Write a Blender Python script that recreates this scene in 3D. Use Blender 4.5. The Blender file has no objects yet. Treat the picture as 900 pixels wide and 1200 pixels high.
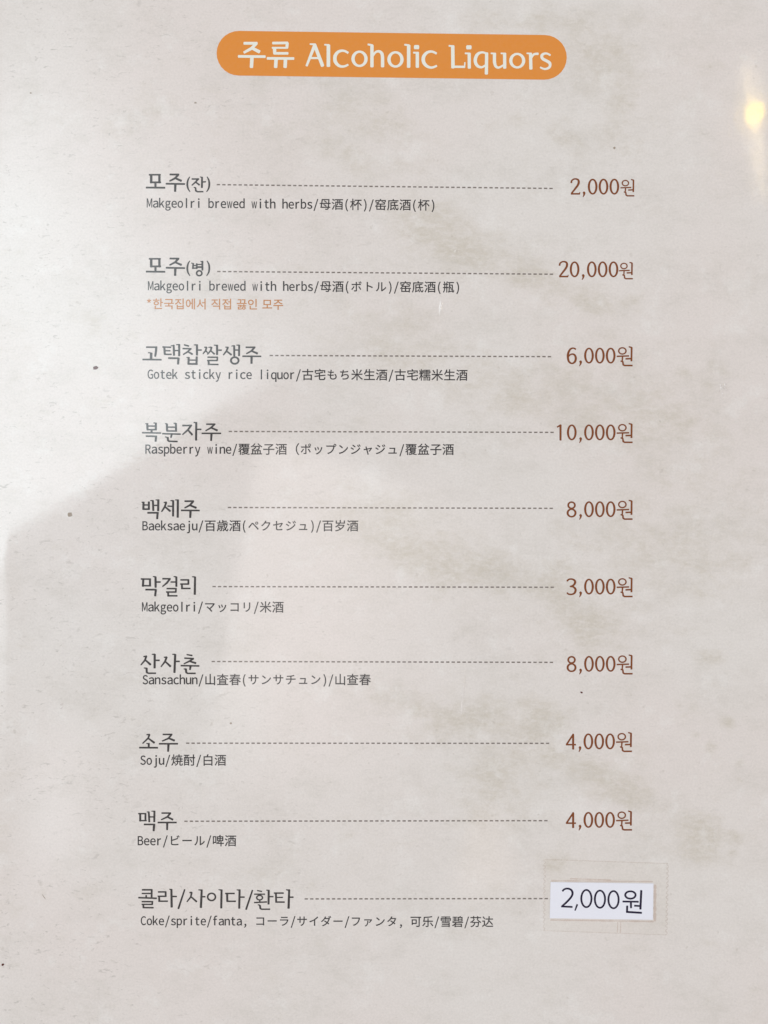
import bpy, math, random
import numpy as np
from mathutils import Vector
from mathutils.geometry import delaunay_2d_cdt

random.seed(5)
rng = np.random.default_rng(11)
S = bpy.context.scene
K = 0.32 / 1200          # metres on the menu page per unit of the layout grid (900 x 1200)
H = 0.30                 # camera height above the page
ROOM = 1.7               # height of the lamps above the table

# ------------------------------------------------------------------ camera, world, lamps
cam = bpy.data.cameras.new('camera'); cam_o = bpy.data.objects.new('camera', cam)
S.collection.objects.link(cam_o); S.camera = cam_o
cam.sensor_fit = 'VERTICAL'; cam.sensor_height = 32; cam.lens = 32 * H / 0.32
cam.clip_start = 0.01; cam.clip_end = 50
cam_o.location = (0, 0, H)
S.view_settings.view_transform = 'Standard'; S.view_settings.look = 'None'
S.view_settings.exposure = 0; S.view_settings.gamma = 1

W = bpy.data.worlds.new('World'); S.world = W; W.use_nodes = True
W.node_tree.nodes['Background'].inputs[0].default_value = (0.80, 0.762, 0.752, 1)
W.node_tree.nodes['Background'].inputs[1].default_value = 0.785

def over(px, py):        # where a lamp must hang to be mirrored in the page at (px, py)
    f = (ROOM + H) / H
    return Vector(((px - 450) * K * f, (600 - py) * K * f, ROOM))

def lamp(name, px, py, wpx, hpx, deg, radiance, col, shape='RECTANGLE', fade=None):
    f = (ROOM + H) / H
    l = bpy.data.lights.new(name, 'AREA'); l.shape = shape
    l.size = wpx * K * f; l.size_y = hpx * K * f
    a = l.size * l.size_y * (math.pi / 4 if shape == 'ELLIPSE' else 1)
    l.energy = radiance * math.pi * a; l.color = col
    o = bpy.data.objects.new(name, l); S.collection.objects.link(o)
    o.location = over(px, py); o.rotation_euler = (0, 0, math.radians(deg))
    if fade:             # the curtained window and the added panels dim smoothly towards their far sides
        l.use_nodes = True; nt = l.node_tree; n = nt.nodes; lk = nt.links
        em = n['Emission']; g = n.new('ShaderNodeNewGeometry'); sp = n.new('ShaderNodeSeparateXYZ')
        lk.new(g.outputs['Parametric'], sp.inputs[0])
        outs = []
        for ax, (a0, a1, b1, b0) in enumerate(fade):
            v = sp.outputs[ax]
            for lo, hi in ((a0, a1), (b0, b1)):
                if lo == hi: continue
                m = n.new('ShaderNodeMapRange'); m.interpolation_type = 'SMOOTHERSTEP'
                m.inputs['From Min'].default_value = lo; m.inputs['From Max'].default_value = hi
                lk.new(v, m.inputs['Value']); outs.append(m.outputs[0])
        cur = None
        for s in outs:
            if cur is None: cur = s; continue
            m = n.new('ShaderNodeMath'); m.operation = 'MULTIPLY'
            lk.new(cur, m.inputs[0]); lk.new(s, m.inputs[1]); cur = m.outputs[0]
        if cur: lk.new(cur, em.inputs['Strength'])
    return o

U = math.radians(30.8)
def along(x0, y0, du, dn):   # step along / across the window's lower edge
    return (x0 + du * math.cos(U) - dn * math.sin(U), y0 - du * math.sin(U) - dn * math.cos(U))
# window pane mirrored in the upper left of the laminate; its lower edge runs diagonally
cx, cy = along(-70, 676, 310, 330)
lamp('window_light', cx, cy, 620, 660, 30.8, 5.6, (.82, .95, 1.0), fade=((0, .0, .36, 1.0), (0, 0, .42, 1.0)))
lamp('left_strip_fill', -62, 800, 168, 400, 0, 2.9, (.86, .97, 1.0), fade=((0, 0, .55, 1), (0, .95, .75, 1)))  # added panel mirrored as a bright strip along the left edge
lamp('low_left_fill', 66, 945, 120, 320, -4, 1.8, (.90, .95, 1.0), fade=((0, .5, .5, 1), (0, .5, .5, 1)))  # added soft panel giving a bluish band low on the left
lamp('left_bluish_fill', 70, 640, 420, 560, -10, .6, (.66, .82, 1.0), fade=((0, .2, .5, 1), (0, .45, .7, 1)))  # added dim fill that tints the left side bluish
lamp('lower_pinkish_fill', 368, 783, 460, 480, -18.4, 2.1, (1.0, .93, .90), fade=((0, 0, .3, 1.0), (0, .5, 1, 1)))  # added pinkish panel; its left edge outlines the mirrored silhouette
lamp('pale_arm_fill', 306, 748, 84, 190, -14, 2.2, (1.0, .97, .94), fade=((0, .15, .6, 1.0), (0, .6, .93, 1.0)))  # added panel standing in for a paler arm mirrored in the film
# warm lights: one ceiling bulb mirrored at the right, the others added
lamp('warm_hand_fill', 565, 1010, 110, 150, 10, 1.3, (1.0, .72, .55), fade=((0, .4, .6, 1.0), (0, .5, .7, 1.0)))  # added warm panel standing in for the reflection of a hand
lamp('warm_bulb', 883, 135, 3.4, 14, 14, 300, (1.0, .66, .02), 'ELLIPSE')
lamp('glare_streak_light', 884, 150, 4, 170, 8, 26, (1.0, .80, .45), 'ELLIPSE')  # added thin lamp that draws the streak through the bulb's glare
lamp('glint_light', 1010, 330, 7, 7, 0, 6500, (1.0, .86, .66), 'ELLIPSE')  # added out of view to spark glints on the film blisters


# ------------------------------------------------------------------ outlines of the small print, each contour as x, y, x, y ... in 400ths of the type size
GLYPHS = {
'(': [[176,82,198,92,170,152,153,217,147,284,153,352,170,417,198,477,176,487,144,425,124,358,117,284,124,210,144,143]],
')': [[120,82,151,143,171,210,178,284,171,358,151,425,120,487,97,477,125,417,143,352,148,284,143,217,125,152,97,92]],
'*': [[142,348,174,386,205,348,222,361,197,403,240,421,234,442,188,430,184,478,162,478,158,430,113,442,106,421,149,403,124,361]],
',': [[110,84,141,104,161,132,168,168,165,191,154,205,138,210,124,207,114,199,110,185,114,171,123,162,137,159,141,160,136,137,123,119,101,106]],
'/': [[84,88,111,88,231,478,204,478]],
'B': [[120,160,214,160,250,163,281,174,305,191,320,215,325,246,322,268,314,286,301,300,285,310,265,316,265,318,289,332,303,354,308,382,303,409,290,429,268,443,240,451,207,453,120,453],[157,329,157,424,202,424,227,422,247,417,260,408,269,395,272,377,269,360,261,347,247,337,228,331,201,329],[157,190,157,300,208,300,237,298,259,292,275,282,285,267,288,247,285,226,275,210,258,198,236,192,208,190]],
'C': [[231,155,266,160,296,174,321,197,300,220,281,203,258,191,232,187,201,193,176,208,157,233,145,267,141,308,146,348,158,381,177,405,203,421,234,426,257,422,277,413,294,398,314,422,293,440,266,453,233,458,191,452,155,432,128,401,110,359,103,306,109,254,127,212,154,181,189,161]],
'G': [[236,155,272,159,303,171,326,189,326,312,230,312,230,281,292,281,292,204,269,192,239,187,205,193,178,208,158,233,145,267,141,308,146,348,159,381,179,405,206,421,239,426,265,422,286,412,302,398,322,422,302,440,274,453,238,458,194,452,157,432,128,401,110,359,103,306,110,254,128,212,156,181,192,161]],
'M': [[120,160,154,160,154,322,149,409,150,409,174,342,230,190,254,190,310,342,333,409,335,409,330,322,330,160,364,160,364,453,320,453,264,296,244,235,242,235,221,296,165,453,120,453]],
'R': [[157,314,157,423,206,423,231,421,251,416,266,406,275,391,278,371,275,351,266,334,251,323,231,316,206,314],[281,160,323,160,248,288,270,296,289,308,303,325,311,346,314,371,309,403,296,426,274,442,246,451,212,453,120,453,120,160,157,160,157,284,210,284]],
'S': [[202,155,235,159,263,171,284,189,297,212,301,238,298,261,290,280,277,295,260,307,241,316,199,334,176,345,158,360,150,384,157,406,176,421,205,426,231,423,253,413,272,399,291,422,268,441,238,454,205,458,175,455,150,444,130,428,117,406,113,381,116,358,126,339,140,325,156,314,172,306,214,287,240,275,257,259,264,235,256,210,235,193,202,187,172,192,145,204,121,224,99,198,128,175,162,160]],
'a': [[167,155,193,159,217,170,239,186,240,186,243,160,273,160,273,294,270,324,262,348,247,367,226,379,198,383,165,378,136,367,113,354,127,329,146,340,168,349,192,352,210,349,223,341,231,329,236,314,237,298,187,290,150,278,124,262,109,242,104,216,107,195,115,178,129,165,146,157],[177,184,158,188,144,199,139,219,142,234,152,248,171,258,198,267,237,273,237,213,217,197,197,188]],
'b': [[212,155,241,160,267,175,288,199,302,231,307,272,303,309,293,340,275,363,251,378,220,383,196,379,173,368,152,352,154,391,154,478,117,478,117,160,146,160,149,182,151,182,171,168,192,158],[206,186,190,188,172,195,154,208,154,322,174,339,193,349,211,352,233,348,249,338,261,321,267,299,269,272,266,242,257,218,244,200,227,189]],
'c': [[202,155,228,158,252,167,273,182,257,207,234,192,206,185,183,189,165,200,151,218,142,241,138,268,142,296,151,319,166,337,184,348,207,352,230,347,250,333,268,357,252,370,231,379,205,383,173,378,144,363,121,340,106,308,101,268,106,229,120,197,142,174,170,160]],
'd': [[191,155,216,159,238,170,257,186,258,186,261,160,291,160,291,478,254,478,254,395,256,358,238,371,218,380,195,383,166,378,141,363,120,339,106,307,101,268,105,229,117,197,136,174,161,160],[199,186,178,189,161,200,149,217,141,240,139,269,142,296,151,320,164,337,182,348,202,352,228,347,254,329,254,215,236,199,218,189]],
'e': [[205,155,232,158,256,166,276,177,263,201,238,189,209,184,186,187,166,197,151,213,141,234,137,260,283,260,285,281,281,315,270,343,253,365,228,378,198,383,169,378,142,363,121,339,106,307,101,268,106,229,121,197,143,174,172,160],[136,286,142,310,151,328,165,342,181,351,199,354,217,351,232,342,244,329,250,310,253,286]],
'f': [[93,348,123,348,123,160,159,160,159,348,205,348,205,377,159,377,159,412,163,435,173,450,190,454,214,448,222,477,206,482,186,484,163,480,145,471,133,456,125,436,123,412,123,377,93,375]],
'g': [[190,60,227,64,258,75,281,91,295,112,300,135,297,154,288,169,273,179,251,185,224,187,182,187,159,190,147,198,144,210,148,225,158,236,173,231,190,229,215,232,237,242,254,258,265,279,269,304,264,330,252,349,296,349,296,377,220,377,190,383,164,379,142,369,124,353,113,332,108,305,113,281,123,261,137,247,137,245,125,235,116,221,113,205,115,189,122,178,132,169,132,167,115,153,104,136,100,118,105,98,117,82,136,70,160,62],[190,254,167,260,150,278,144,305,150,333,166,350,190,356,213,350,230,333,236,305,230,278,213,260],[195,85,161,90,140,103,132,123,138,142,154,160,182,157,220,157,244,154,259,145,264,129,255,108,232,92]],
'h': [[117,160,154,160,154,318,174,336,192,347,213,351,236,345,250,326,254,293,254,160,290,160,290,298,288,328,280,351,267,369,248,379,224,383,197,378,173,365,152,346,154,391,154,478,117,478]],
'i': [[117,160,154,160,154,377,117,377],[135,422,148,425,156,433,160,446,156,459,148,467,135,470,123,467,114,459,111,446,114,433,123,425]],
'j': [[94,63,117,66,134,76,145,91,152,111,154,135,154,377,117,377,117,135,115,112,107,98,90,92,70,96,62,69],[135,422,148,425,156,433,160,446,156,459,148,467,135,470,122,467,114,459,111,446,114,433,122,425]],
'k': [[117,160,153,160,153,217,194,265,257,160,297,160,215,290,287,377,246,377,154,263,153,263,153,478,117,478]],
'l': [[155,155,176,158,171,186,164,185,157,189,154,201,154,478,117,478,117,203,121,177,133,161]],
'n': [[117,160,154,160,154,318,174,336,192,347,213,351,236,345,250,326,254,293,254,160,290,160,290,298,288,328,280,351,267,369,248,379,224,383,197,378,173,364,151,346,150,346,147,377,117,377]],
'o': [[201,155,232,160,260,174,282,197,296,229,302,268,296,308,282,340,260,363,232,378,201,383,170,378,143,363,121,340,106,308,101,268,106,229,121,197,143,174,170,160],[201,185,180,189,163,200,150,218,141,241,138,268,141,296,150,319,163,337,180,348,201,352,222,348,240,337,253,319,261,296,264,268,261,241,253,218,240,200,222,189]],
'p': [[117,68,154,68,154,142,152,180,182,161,212,155,241,160,267,175,288,199,302,231,307,272,303,309,293,340,275,363,251,378,220,383,196,378,172,367,151,352,150,352,147,377,117,377],[206,186,182,191,154,208,154,322,174,339,193,349,211,352,233,348,249,338,261,321,267,299,269,272,266,242,257,218,244,200,227,189]],
'q': [[254,68,291,68,291,377,262,377,258,357,239,371,218,380,195,383,166,378,141,363,120,339,106,307,101,268,105,229,117,197,136,174,161,160,191,155,215,159,237,170,256,185,254,146],[199,186,178,189,161,200,149,217,141,240,139,269,142,296,151,320,164,337,182,348,202,352,228,347,254,329,254,215,236,199,218,189]],
'r': [[117,160,154,160,154,300,170,329,189,345,208,350,229,346,236,378,213,383,190,377,169,362,151,338,150,338,147,377,117,377]],
's': [[174,155,201,158,223,167,239,181,249,199,252,219,249,241,238,257,223,269,205,278,186,285,163,295,146,306,140,323,144,339,157,350,180,354,206,349,229,335,247,358,228,370,205,379,180,383,154,380,133,371,117,358,108,341,105,321,108,301,118,286,133,275,150,266,168,258,192,249,210,236,218,217,213,200,199,188,175,183,151,186,130,196,110,209,93,185,116,169,143,159]],
't': [[185,155,205,157,225,163,218,190,193,184,173,189,163,203,160,226,160,348,219,348,219,377,160,377,160,438,129,438,125,377,91,375,91,348,123,348,123,227,125,203,132,183,143,168,161,158]],
'u': [[180,155,208,160,231,173,252,194,253,194,256,160,286,160,286,377,250,377,250,223,230,202,212,190,191,186,168,192,155,211,150,244,150,377,114,377,114,240,116,209,124,186,137,169,156,158]],
'w': [[151,160,194,160,224,276,239,340,241,340,256,277,287,160,332,160,390,377,355,377,324,252,310,191,308,191,293,252,259,377,224,377,190,252,175,191,173,191,160,252,128,377,91,377]],
'y': [[120,66,144,70,163,81,179,97,191,117,202,142,283,377,248,377,208,257,191,195,189,195,167,257,123,377,85,377,172,160,168,143,156,119,140,103,119,96,102,100,95,71]],
'ち': [[125,422,125,391,201,387,202,387,182,314,155,245,185,234,198,252,229,279,270,295,316,301,341,298,361,291,375,279,384,265,387,248,377,214,350,191,309,179,259,175,205,179,213,147,281,145,338,153,382,173,410,205,420,248,416,275,403,296,382,313,354,324,319,328,279,324,242,313,206,294,220,337,232,388,315,394,394,405,394,436,315,423,238,416,242,440,249,473,214,475,212,442,208,416,201,416]],
'も': [[119,322,118,291,157,282,201,277,198,231,203,196,217,171,238,154,265,145,296,142,340,146,377,158,404,178,422,204,428,237,424,270,410,300,387,330,352,322,376,296,391,268,396,241,391,218,378,199,357,185,330,176,296,173,272,176,253,184,239,197,231,214,229,236,231,275,246,275,324,279,325,310,242,304,234,304,243,377,246,377,327,380,328,410,246,405,252,446,257,474,221,477,221,448,216,406,171,412,129,421,127,392,213,378,204,306,161,311]],
'ァ': [[426,362,408,379,386,377,188,377,151,380,151,346,188,348,380,348,363,324,339,298,311,276,337,258,371,289,400,324,418,351],[292,321,257,321,259,297,258,267,253,238,242,212,225,187,198,164,170,151,198,128,240,158,267,192,283,230,290,273]],
'イ': [[114,304,130,273,212,303,283,338,283,190,280,148,320,148,317,190,317,359,375,402,425,448,398,473,349,424,289,379,240,352,181,326]],
'ク': [[295,471,258,483,245,451,220,409,179,361,120,316,147,295,187,326,221,360,248,394,384,394,371,353,349,309,320,269,279,229,226,195,160,168,189,142,256,173,308,209,348,251,380,297,404,345,420,389,429,410,402,426,376,422,267,422,277,439]],
'コ': [[144,214,144,177,189,179,384,179,384,156,420,156,418,195,418,402,419,433,390,432,192,432,149,434,149,399,193,400,384,400,384,211,188,211]],
'サ': [[107,391,107,356,147,358,190,358,190,293,188,257,224,257,222,293,222,358,336,358,336,341,332,283,319,239,297,208,266,185,227,167,254,142,301,168,333,200,354,238,365,286,368,344,368,358,412,358,449,357,449,390,412,388,368,388,368,438,370,471,334,471,336,438,336,388,222,388,222,440,224,469,188,469,190,440,190,388,147,388]],
'ジ': [[366,458,344,449,381,386,404,396],[419,478,396,468,434,406,457,416],[196,464,178,438,264,380,282,408],[136,178,154,146,219,165,286,196,347,237,399,286,440,338,421,372,382,317,331,267,270,225,227,204,181,189],[135,374,117,347,163,321,205,292,223,320]],
'セ': [[434,390,411,408,390,401,235,370,235,432,238,469,200,469,202,432,202,364,104,347,110,314,202,333,202,212,204,190,212,174,227,162,253,155,290,153,359,155,416,161,418,195,358,187,293,184,268,185,252,188,241,195,236,206,235,220,235,339,386,370,357,323,315,274,343,258,389,316,425,374]],
'タ': [[294,474,258,486,245,454,219,411,176,362,117,315,144,294,185,327,221,363,250,400,385,400,373,364,354,326,330,289,246,343,224,321,309,264,268,226,217,193,154,167,183,142,245,171,295,206,336,244,379,208,403,235,357,270,385,313,406,355,420,395,429,416,403,432,376,428,268,428,276,443]],
'ダ': [[430,498,409,490,442,434,463,444],[282,465,245,476,232,445,206,402,164,352,104,305,131,285,173,318,208,354,237,390,372,390,352,336,318,280,233,334,212,312,296,254,255,216,204,183,142,158,170,133,232,162,282,196,323,234,366,198,390,226,344,261,371,303,392,346,407,386,416,407,398,418,419,428,386,482,365,473,397,419,390,423,364,419,256,419,264,433]],
'チ': [[115,343,115,310,151,311,270,311,264,271,251,237,230,209,203,185,169,166,200,144,237,169,265,198,285,231,297,269,303,311,414,311,445,310,445,343,414,341,303,341,303,418,383,434,405,440,384,467,339,454,281,444,209,438,146,438,154,408,271,414,271,341,150,341]],
'ッ': [[273,390,244,380,275,294,305,304],[418,368,384,379,373,328,354,282,328,242,290,205,245,176,198,157,225,130,270,152,315,184,355,225,380,263,399,305,412,348],[180,370,151,359,186,269,217,280]],
'ト': [[215,195,212,148,251,148,248,195,248,327,327,299,405,263,419,297,337,332,248,363,248,428,251,470,212,470,215,428]],
'ビ': [[371,474,350,464,382,409,404,419],[415,490,394,480,427,425,449,435],[192,460,154,460,157,428,157,208,162,181,179,164,205,156,269,152,341,154,407,160,407,196,342,187,270,184,218,187,202,192,193,201,190,216,190,304,273,328,353,356,391,372,377,404,342,386,268,359,190,337,190,428]],
'フ': [[424,426,400,442,379,440,178,440,138,442,138,407,178,408,382,408,373,365,355,319,330,278,308,253,283,231,253,211,217,195,174,181,201,151,267,179,318,215,359,258,386,306,406,358,418,406]],
'プ': [[402,447,406,461,415,470,428,474,442,470,452,461,455,447,452,434,442,424,428,421,415,424,406,434],[384,447,386,434,373,434,172,434,132,437,132,401,172,402,376,402,367,360,349,313,324,272,302,247,277,225,247,206,211,189,168,176,195,146,261,173,312,209,353,253,380,300,400,353,412,400,413,405,428,402,451,409,467,425,474,447,467,470,451,486,428,492,406,486,390,470]],
'ペ': [[362,400,366,415,376,425,391,429,406,425,416,415,420,400,416,385,406,375,391,371,376,375,366,385],[342,400,349,376,367,358,391,352,416,358,433,376,440,400,433,425,416,442,391,449,367,442,349,425],[101,265,131,235,154,266,225,355,237,367,248,368,262,358,339,276,428,171,456,200,358,305,276,389,261,401,247,406,234,405,221,398,208,385,130,292]],
'ボ': [[381,476,360,467,391,413,413,422],[428,488,407,478,439,425,461,434],[209,307,181,320,147,265,104,216,132,197,173,248],[376,320,349,306,384,255,416,199,445,216,413,269],[117,401,117,367,151,368,262,368,262,366,262,188,258,177,246,173,200,178,203,146,260,143,280,146,291,157,294,175,294,366,294,368,400,368,433,368,433,401,400,399,294,399,294,440,297,468,259,468,262,440,262,399,151,399]],
'ポ': [[382,456,385,468,394,478,407,481,420,478,430,468,433,456,430,443,420,433,407,430,394,433,385,443],[364,456,370,433,385,418,407,412,429,418,445,433,451,456,445,478,429,494,407,500,385,494,370,478],[209,307,181,320,147,265,104,216,132,197,173,248],[376,320,349,306,384,255,416,199,445,216,413,269],[117,401,117,367,151,368,262,368,262,366,262,188,258,177,246,173,200,178,203,146,260,143,280,146,291,157,294,175,294,366,294,368,400,368,433,368,433,401,400,399,294,399,294,440,297,468,259,468,262,440,262,399,151,399]],
'マ': [[263,224,335,142,364,165,296,239,357,293,406,349,442,401,452,414,426,434,400,431,162,431,121,434,121,398,162,400,397,400,369,358,326,309,272,262,198,323,172,302,216,267]],
'ャ': [[426,350,406,364,391,359,253,332,240,379,234,405,200,396,209,372,222,326,174,318,140,313,148,283,230,299,270,153,276,124,310,133,301,160,260,306,381,330,351,288,312,247,341,233,387,289]],
'ュ': [[140,196,140,163,173,164,392,164,422,164,422,196,391,195,352,195,372,338,375,350,350,362,330,359,209,359,177,362,177,328,209,329,336,329,318,195,173,195]],
'ラ': [[172,458,172,425,208,426,365,426,402,425,402,458,366,456,208,456],[431,352,408,367,386,364,176,364,136,366,136,332,176,334,388,334,378,304,362,273,340,245,301,213,254,188,200,172,224,144,275,161,323,188,368,227,393,262,412,301,426,341]],
'リ': [[390,464,353,464,355,429,355,366,353,303,343,259,322,224,294,200,262,183,226,171,252,144,284,156,317,175,347,202,363,223,374,246,383,275,388,314,389,364,389,429],[205,460,168,460,170,432,170,298,168,268,205,268,203,298,203,432]],
'ル': [[290,168,311,151,324,160,373,188,420,226,461,271,442,298,406,256,365,223,325,200,325,430,327,460,290,460,292,430,292,191],[106,170,136,150,167,182,191,219,208,260,218,343,220,430,222,459,185,459,188,430,187,376,184,317,176,269,160,231,137,198]],
'ン': [[171,453,148,429,201,387,248,345,273,370,224,413],[136,185,158,152,219,168,271,190,315,214,370,257,416,306,449,357,430,391,399,339,353,288,296,244,254,220,201,200]],
'ー': [[121,333,121,294,176,296,396,296,439,294,439,333,396,331,176,331]],
'乐': [[174,271,138,218,95,173,120,153,164,203,204,262],[357,259,402,205,436,154,464,169,428,218,383,271],[132,300,147,304,179,306,273,306,273,167,271,160,263,158,207,159,218,129,260,130,286,134,296,141,302,151,303,167,303,306,450,306,450,336,303,336,303,416,273,416,273,336,160,336,171,386,178,439,268,443,356,452,430,465,413,492,337,478,244,470,148,466,142,398,134,354,128,337,122,329]],
'古': [[145,308,145,128,176,128,176,149,384,149,384,129,416,129,416,308,296,308,296,394,460,394,460,424,296,424,296,496,264,496,264,424,102,424,102,394,264,394,264,308],[176,178,176,279,384,279,384,178]],
'可': [[102,468,102,438,379,438,379,172,376,163,367,160,293,161,305,129,356,129,389,134,401,141,408,153,410,171,410,438,459,438,459,468],[172,350,278,350,278,258,172,258],[143,379,143,197,172,197,172,229,307,229,307,379]],
'啤': [[110,454,110,204,136,204,136,239,218,239,218,454],[136,427,190,427,190,266,136,266],[359,298,359,236,222,236,222,209,359,209,359,128,388,128,388,209,464,209,464,236,388,236,388,298],[246,451,246,300,312,300,297,284,274,270,243,257,260,237,299,255,325,277,343,300,446,300,446,451,347,451,364,492,330,496,317,451],[274,364,330,364,330,362,325,324,274,324],[357,364,417,364,417,324,352,324,357,362],[274,426,330,426,330,388,274,388],[357,426,417,426,417,388,357,388]],
'子': [[266,376,266,318,100,318,100,288,266,288,266,168,264,161,255,158,184,159,197,128,246,129,276,134,289,140,295,151,297,168,297,288,461,288,461,318,297,318,297,360,367,403,429,454,406,471,400,469,140,469,140,439,366,439,318,405]],
'宅': [[101,266,105,237,246,254,246,184,248,163,254,149,265,140,282,135,306,134,396,134,418,136,434,144,444,158,450,180,454,212,424,224,420,186,412,168,394,163,308,163,289,165,280,171,278,184,278,257,457,278,453,306,278,286,278,352,337,365,387,382,363,406,300,386,220,369,136,356,146,330,246,346,246,282],[250,491,269,454,112,454,112,370,142,370,142,426,418,426,418,370,449,370,449,454,304,454,280,500]],
'山': [[123,413,123,159,406,159,406,130,437,130,437,413,406,413,406,190,295,190,295,492,264,492,264,190,154,190,154,413]],
'岁': [[135,478,135,383,234,383,206,344,166,309,120,280,139,257,179,281,216,312,378,312,355,276,327,244,294,218,260,250,223,280,200,266,236,235,268,203,222,182,171,166,117,155,135,128,208,146,276,174,335,212,384,263,420,327,399,340,394,339,240,339,268,377,250,383,431,383,431,478,400,478,400,410,296,410,296,498,265,498,265,410,165,410,165,478]],
'底': [[285,223,308,177,324,135,349,146,308,232],[195,132,216,143,291,170,289,195,229,176,229,274,329,274,342,227,358,188,377,158,398,139,423,132,443,138,456,160,463,204,439,218,437,185,432,167,425,161,400,175,377,214,359,274,448,274,448,301,354,301,346,372,432,386,409,409,314,395,201,388,201,180,198,168,191,161,184,158],[324,301,229,301,229,364,317,370],[271,488,288,456,128,456,128,340,126,276,116,207,92,143,118,126,143,195,155,271,158,340,158,428,461,428,461,456,322,456,299,497]],
'春': [[260,496,256,464,123,464,123,438,250,438,240,408,136,408,136,384,230,384,213,352,102,352,102,326,194,326,166,296,133,269,94,246,115,223,147,242,176,264,176,128,207,128,207,144,354,144,354,130,386,130,386,264,415,242,445,225,466,250,429,269,394,295,366,326,459,326,459,352,248,352,263,384,425,384,425,408,273,408,282,438,437,438,437,464,288,464,292,493],[232,326,332,326,356,295,207,295],[207,209,354,209,354,170,207,170],[207,233,207,270,354,270,354,233]],
'杯': [[363,356,411,309,449,263,470,284,432,328,382,374],[238,462,238,434,355,434,320,372,275,320,220,280,242,255,290,293,333,340,333,128,362,128,362,383,388,434,463,434,463,462],[163,496,163,410,101,410,101,382,159,382,141,325,118,272,91,230,107,203,137,255,163,320,163,128,192,128,192,335,225,290,242,314,192,367,192,382,246,382,246,410,192,410,192,496]],
'查': [[198,247,360,247,360,214,198,214],[198,301,360,301,360,268,198,268],[168,322,168,192,391,192,391,322],[110,168,110,141,452,141,452,168],[264,496,264,445,103,445,103,419,232,419,192,383,144,352,94,330,114,306,169,333,221,372,264,417,264,335,294,335,294,417,337,373,390,336,446,309,466,334,415,355,366,384,326,419,458,419,458,445,294,445,294,496]],
'査': [[169,321,169,164,102,164,102,136,459,136,459,164,392,164,392,321],[198,164,198,193,361,193,361,164],[198,244,361,244,361,216,198,216],[198,267,198,296,361,296,361,267],[264,496,264,445,103,445,103,419,232,419,192,383,144,352,94,329,114,306,169,334,221,372,264,417,264,334,294,334,294,417,337,373,390,335,446,308,466,333,414,354,366,384,325,419,458,419,458,445,294,445,294,496]],
'歳': [[266,245,284,214,295,184,316,193,304,222,286,253],[186,253,172,216,153,184,173,171,193,206,209,248],[169,478,169,412,104,412,104,387,312,387,314,350,127,350,127,282,125,238,115,190,93,145,116,127,141,177,152,231,155,282,155,326,318,326,332,262,352,206,318,174,279,149,299,128,333,152,364,181,384,152,405,133,427,127,447,133,459,155,466,198,443,212,441,179,436,160,429,154,415,160,399,176,383,203,413,249,436,303,409,309,392,268,371,231,356,275,345,326,455,326,455,350,425,350,429,354,384,387,457,387,457,412,300,412,300,445,418,445,418,468,300,468,300,496,271,496,271,412,198,412,198,478],[362,377,398,350,342,350,339,387,375,387],[172,296,172,272,226,272,226,162,222,157,193,157,201,133,225,134,241,138,250,146,252,162,252,272,305,272,305,296]],
'母': [[238,415,282,390,316,363,334,383,299,409,256,433],[222,290,270,261,307,230,327,250,289,280,241,308],[388,449,384,351,185,351,198,449],[171,476,154,351,103,351,103,323,150,323,127,194,368,194,362,174,356,162,348,156,338,155,281,157,289,130,350,129,368,134,383,148,392,165,400,194,446,194,446,222,404,222,412,323,457,323,457,351,414,351,419,460,420,476],[373,222,164,222,180,323,382,323]],
'焼': [[117,414,114,377,106,343,94,317,114,306,128,336,135,372,138,411],[216,428,187,345,206,336,241,418],[387,405,387,357,300,357,300,405,273,405,273,357,226,357,226,331,273,331,273,281,226,281,226,255,288,255,285,224,277,199,263,179,241,163,209,151,225,129,261,144,286,163,303,188,312,218,317,255,362,255,362,167,365,145,376,134,398,130,435,130,453,135,464,153,468,189,443,200,442,172,438,159,432,156,402,156,393,158,390,167,390,255,463,255,463,281,416,281,416,331,463,331,463,357,416,357,416,405],[300,331,387,331,387,281,300,281],[329,496,329,454,242,454,242,428,329,428,329,382,358,382,358,428,448,428,448,454,358,454,358,496],[156,492,156,356,155,312,150,268,140,226,122,185,94,148,114,128,141,162,160,198,172,237,214,179,234,201,178,268,182,312,183,356,183,492]],
'燒': [[117,414,114,377,107,343,94,317,113,304,128,334,136,371,138,411],[209,429,182,344,200,336,234,419],[384,380,384,351,350,351,350,329,384,329,384,298,338,298,338,276,460,276,460,298,410,298,410,329,449,329,449,351,410,351,410,380],[234,410,234,386,460,386,460,410,358,410,358,438,438,438,438,462,358,462,358,496,329,496,329,462,256,462,256,438,329,438,329,410],[224,292,228,269,332,283,331,304,295,300,295,329,328,329,328,351,295,351,295,380,270,380,270,351,235,351,235,329,270,329,270,297],[225,256,225,230,288,230,283,207,274,188,259,172,237,160,207,151,223,128,257,140,282,156,299,176,310,201,316,230,358,230,358,166,361,145,372,135,394,132,434,132,452,136,462,153,467,187,442,197,441,171,437,159,431,156,398,156,388,158,386,166,386,230,464,230,464,256],[152,492,152,355,151,311,147,267,137,225,121,185,94,148,114,128,140,161,157,198,169,236,209,180,229,202,174,267,178,311,179,355,179,492]],
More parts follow.
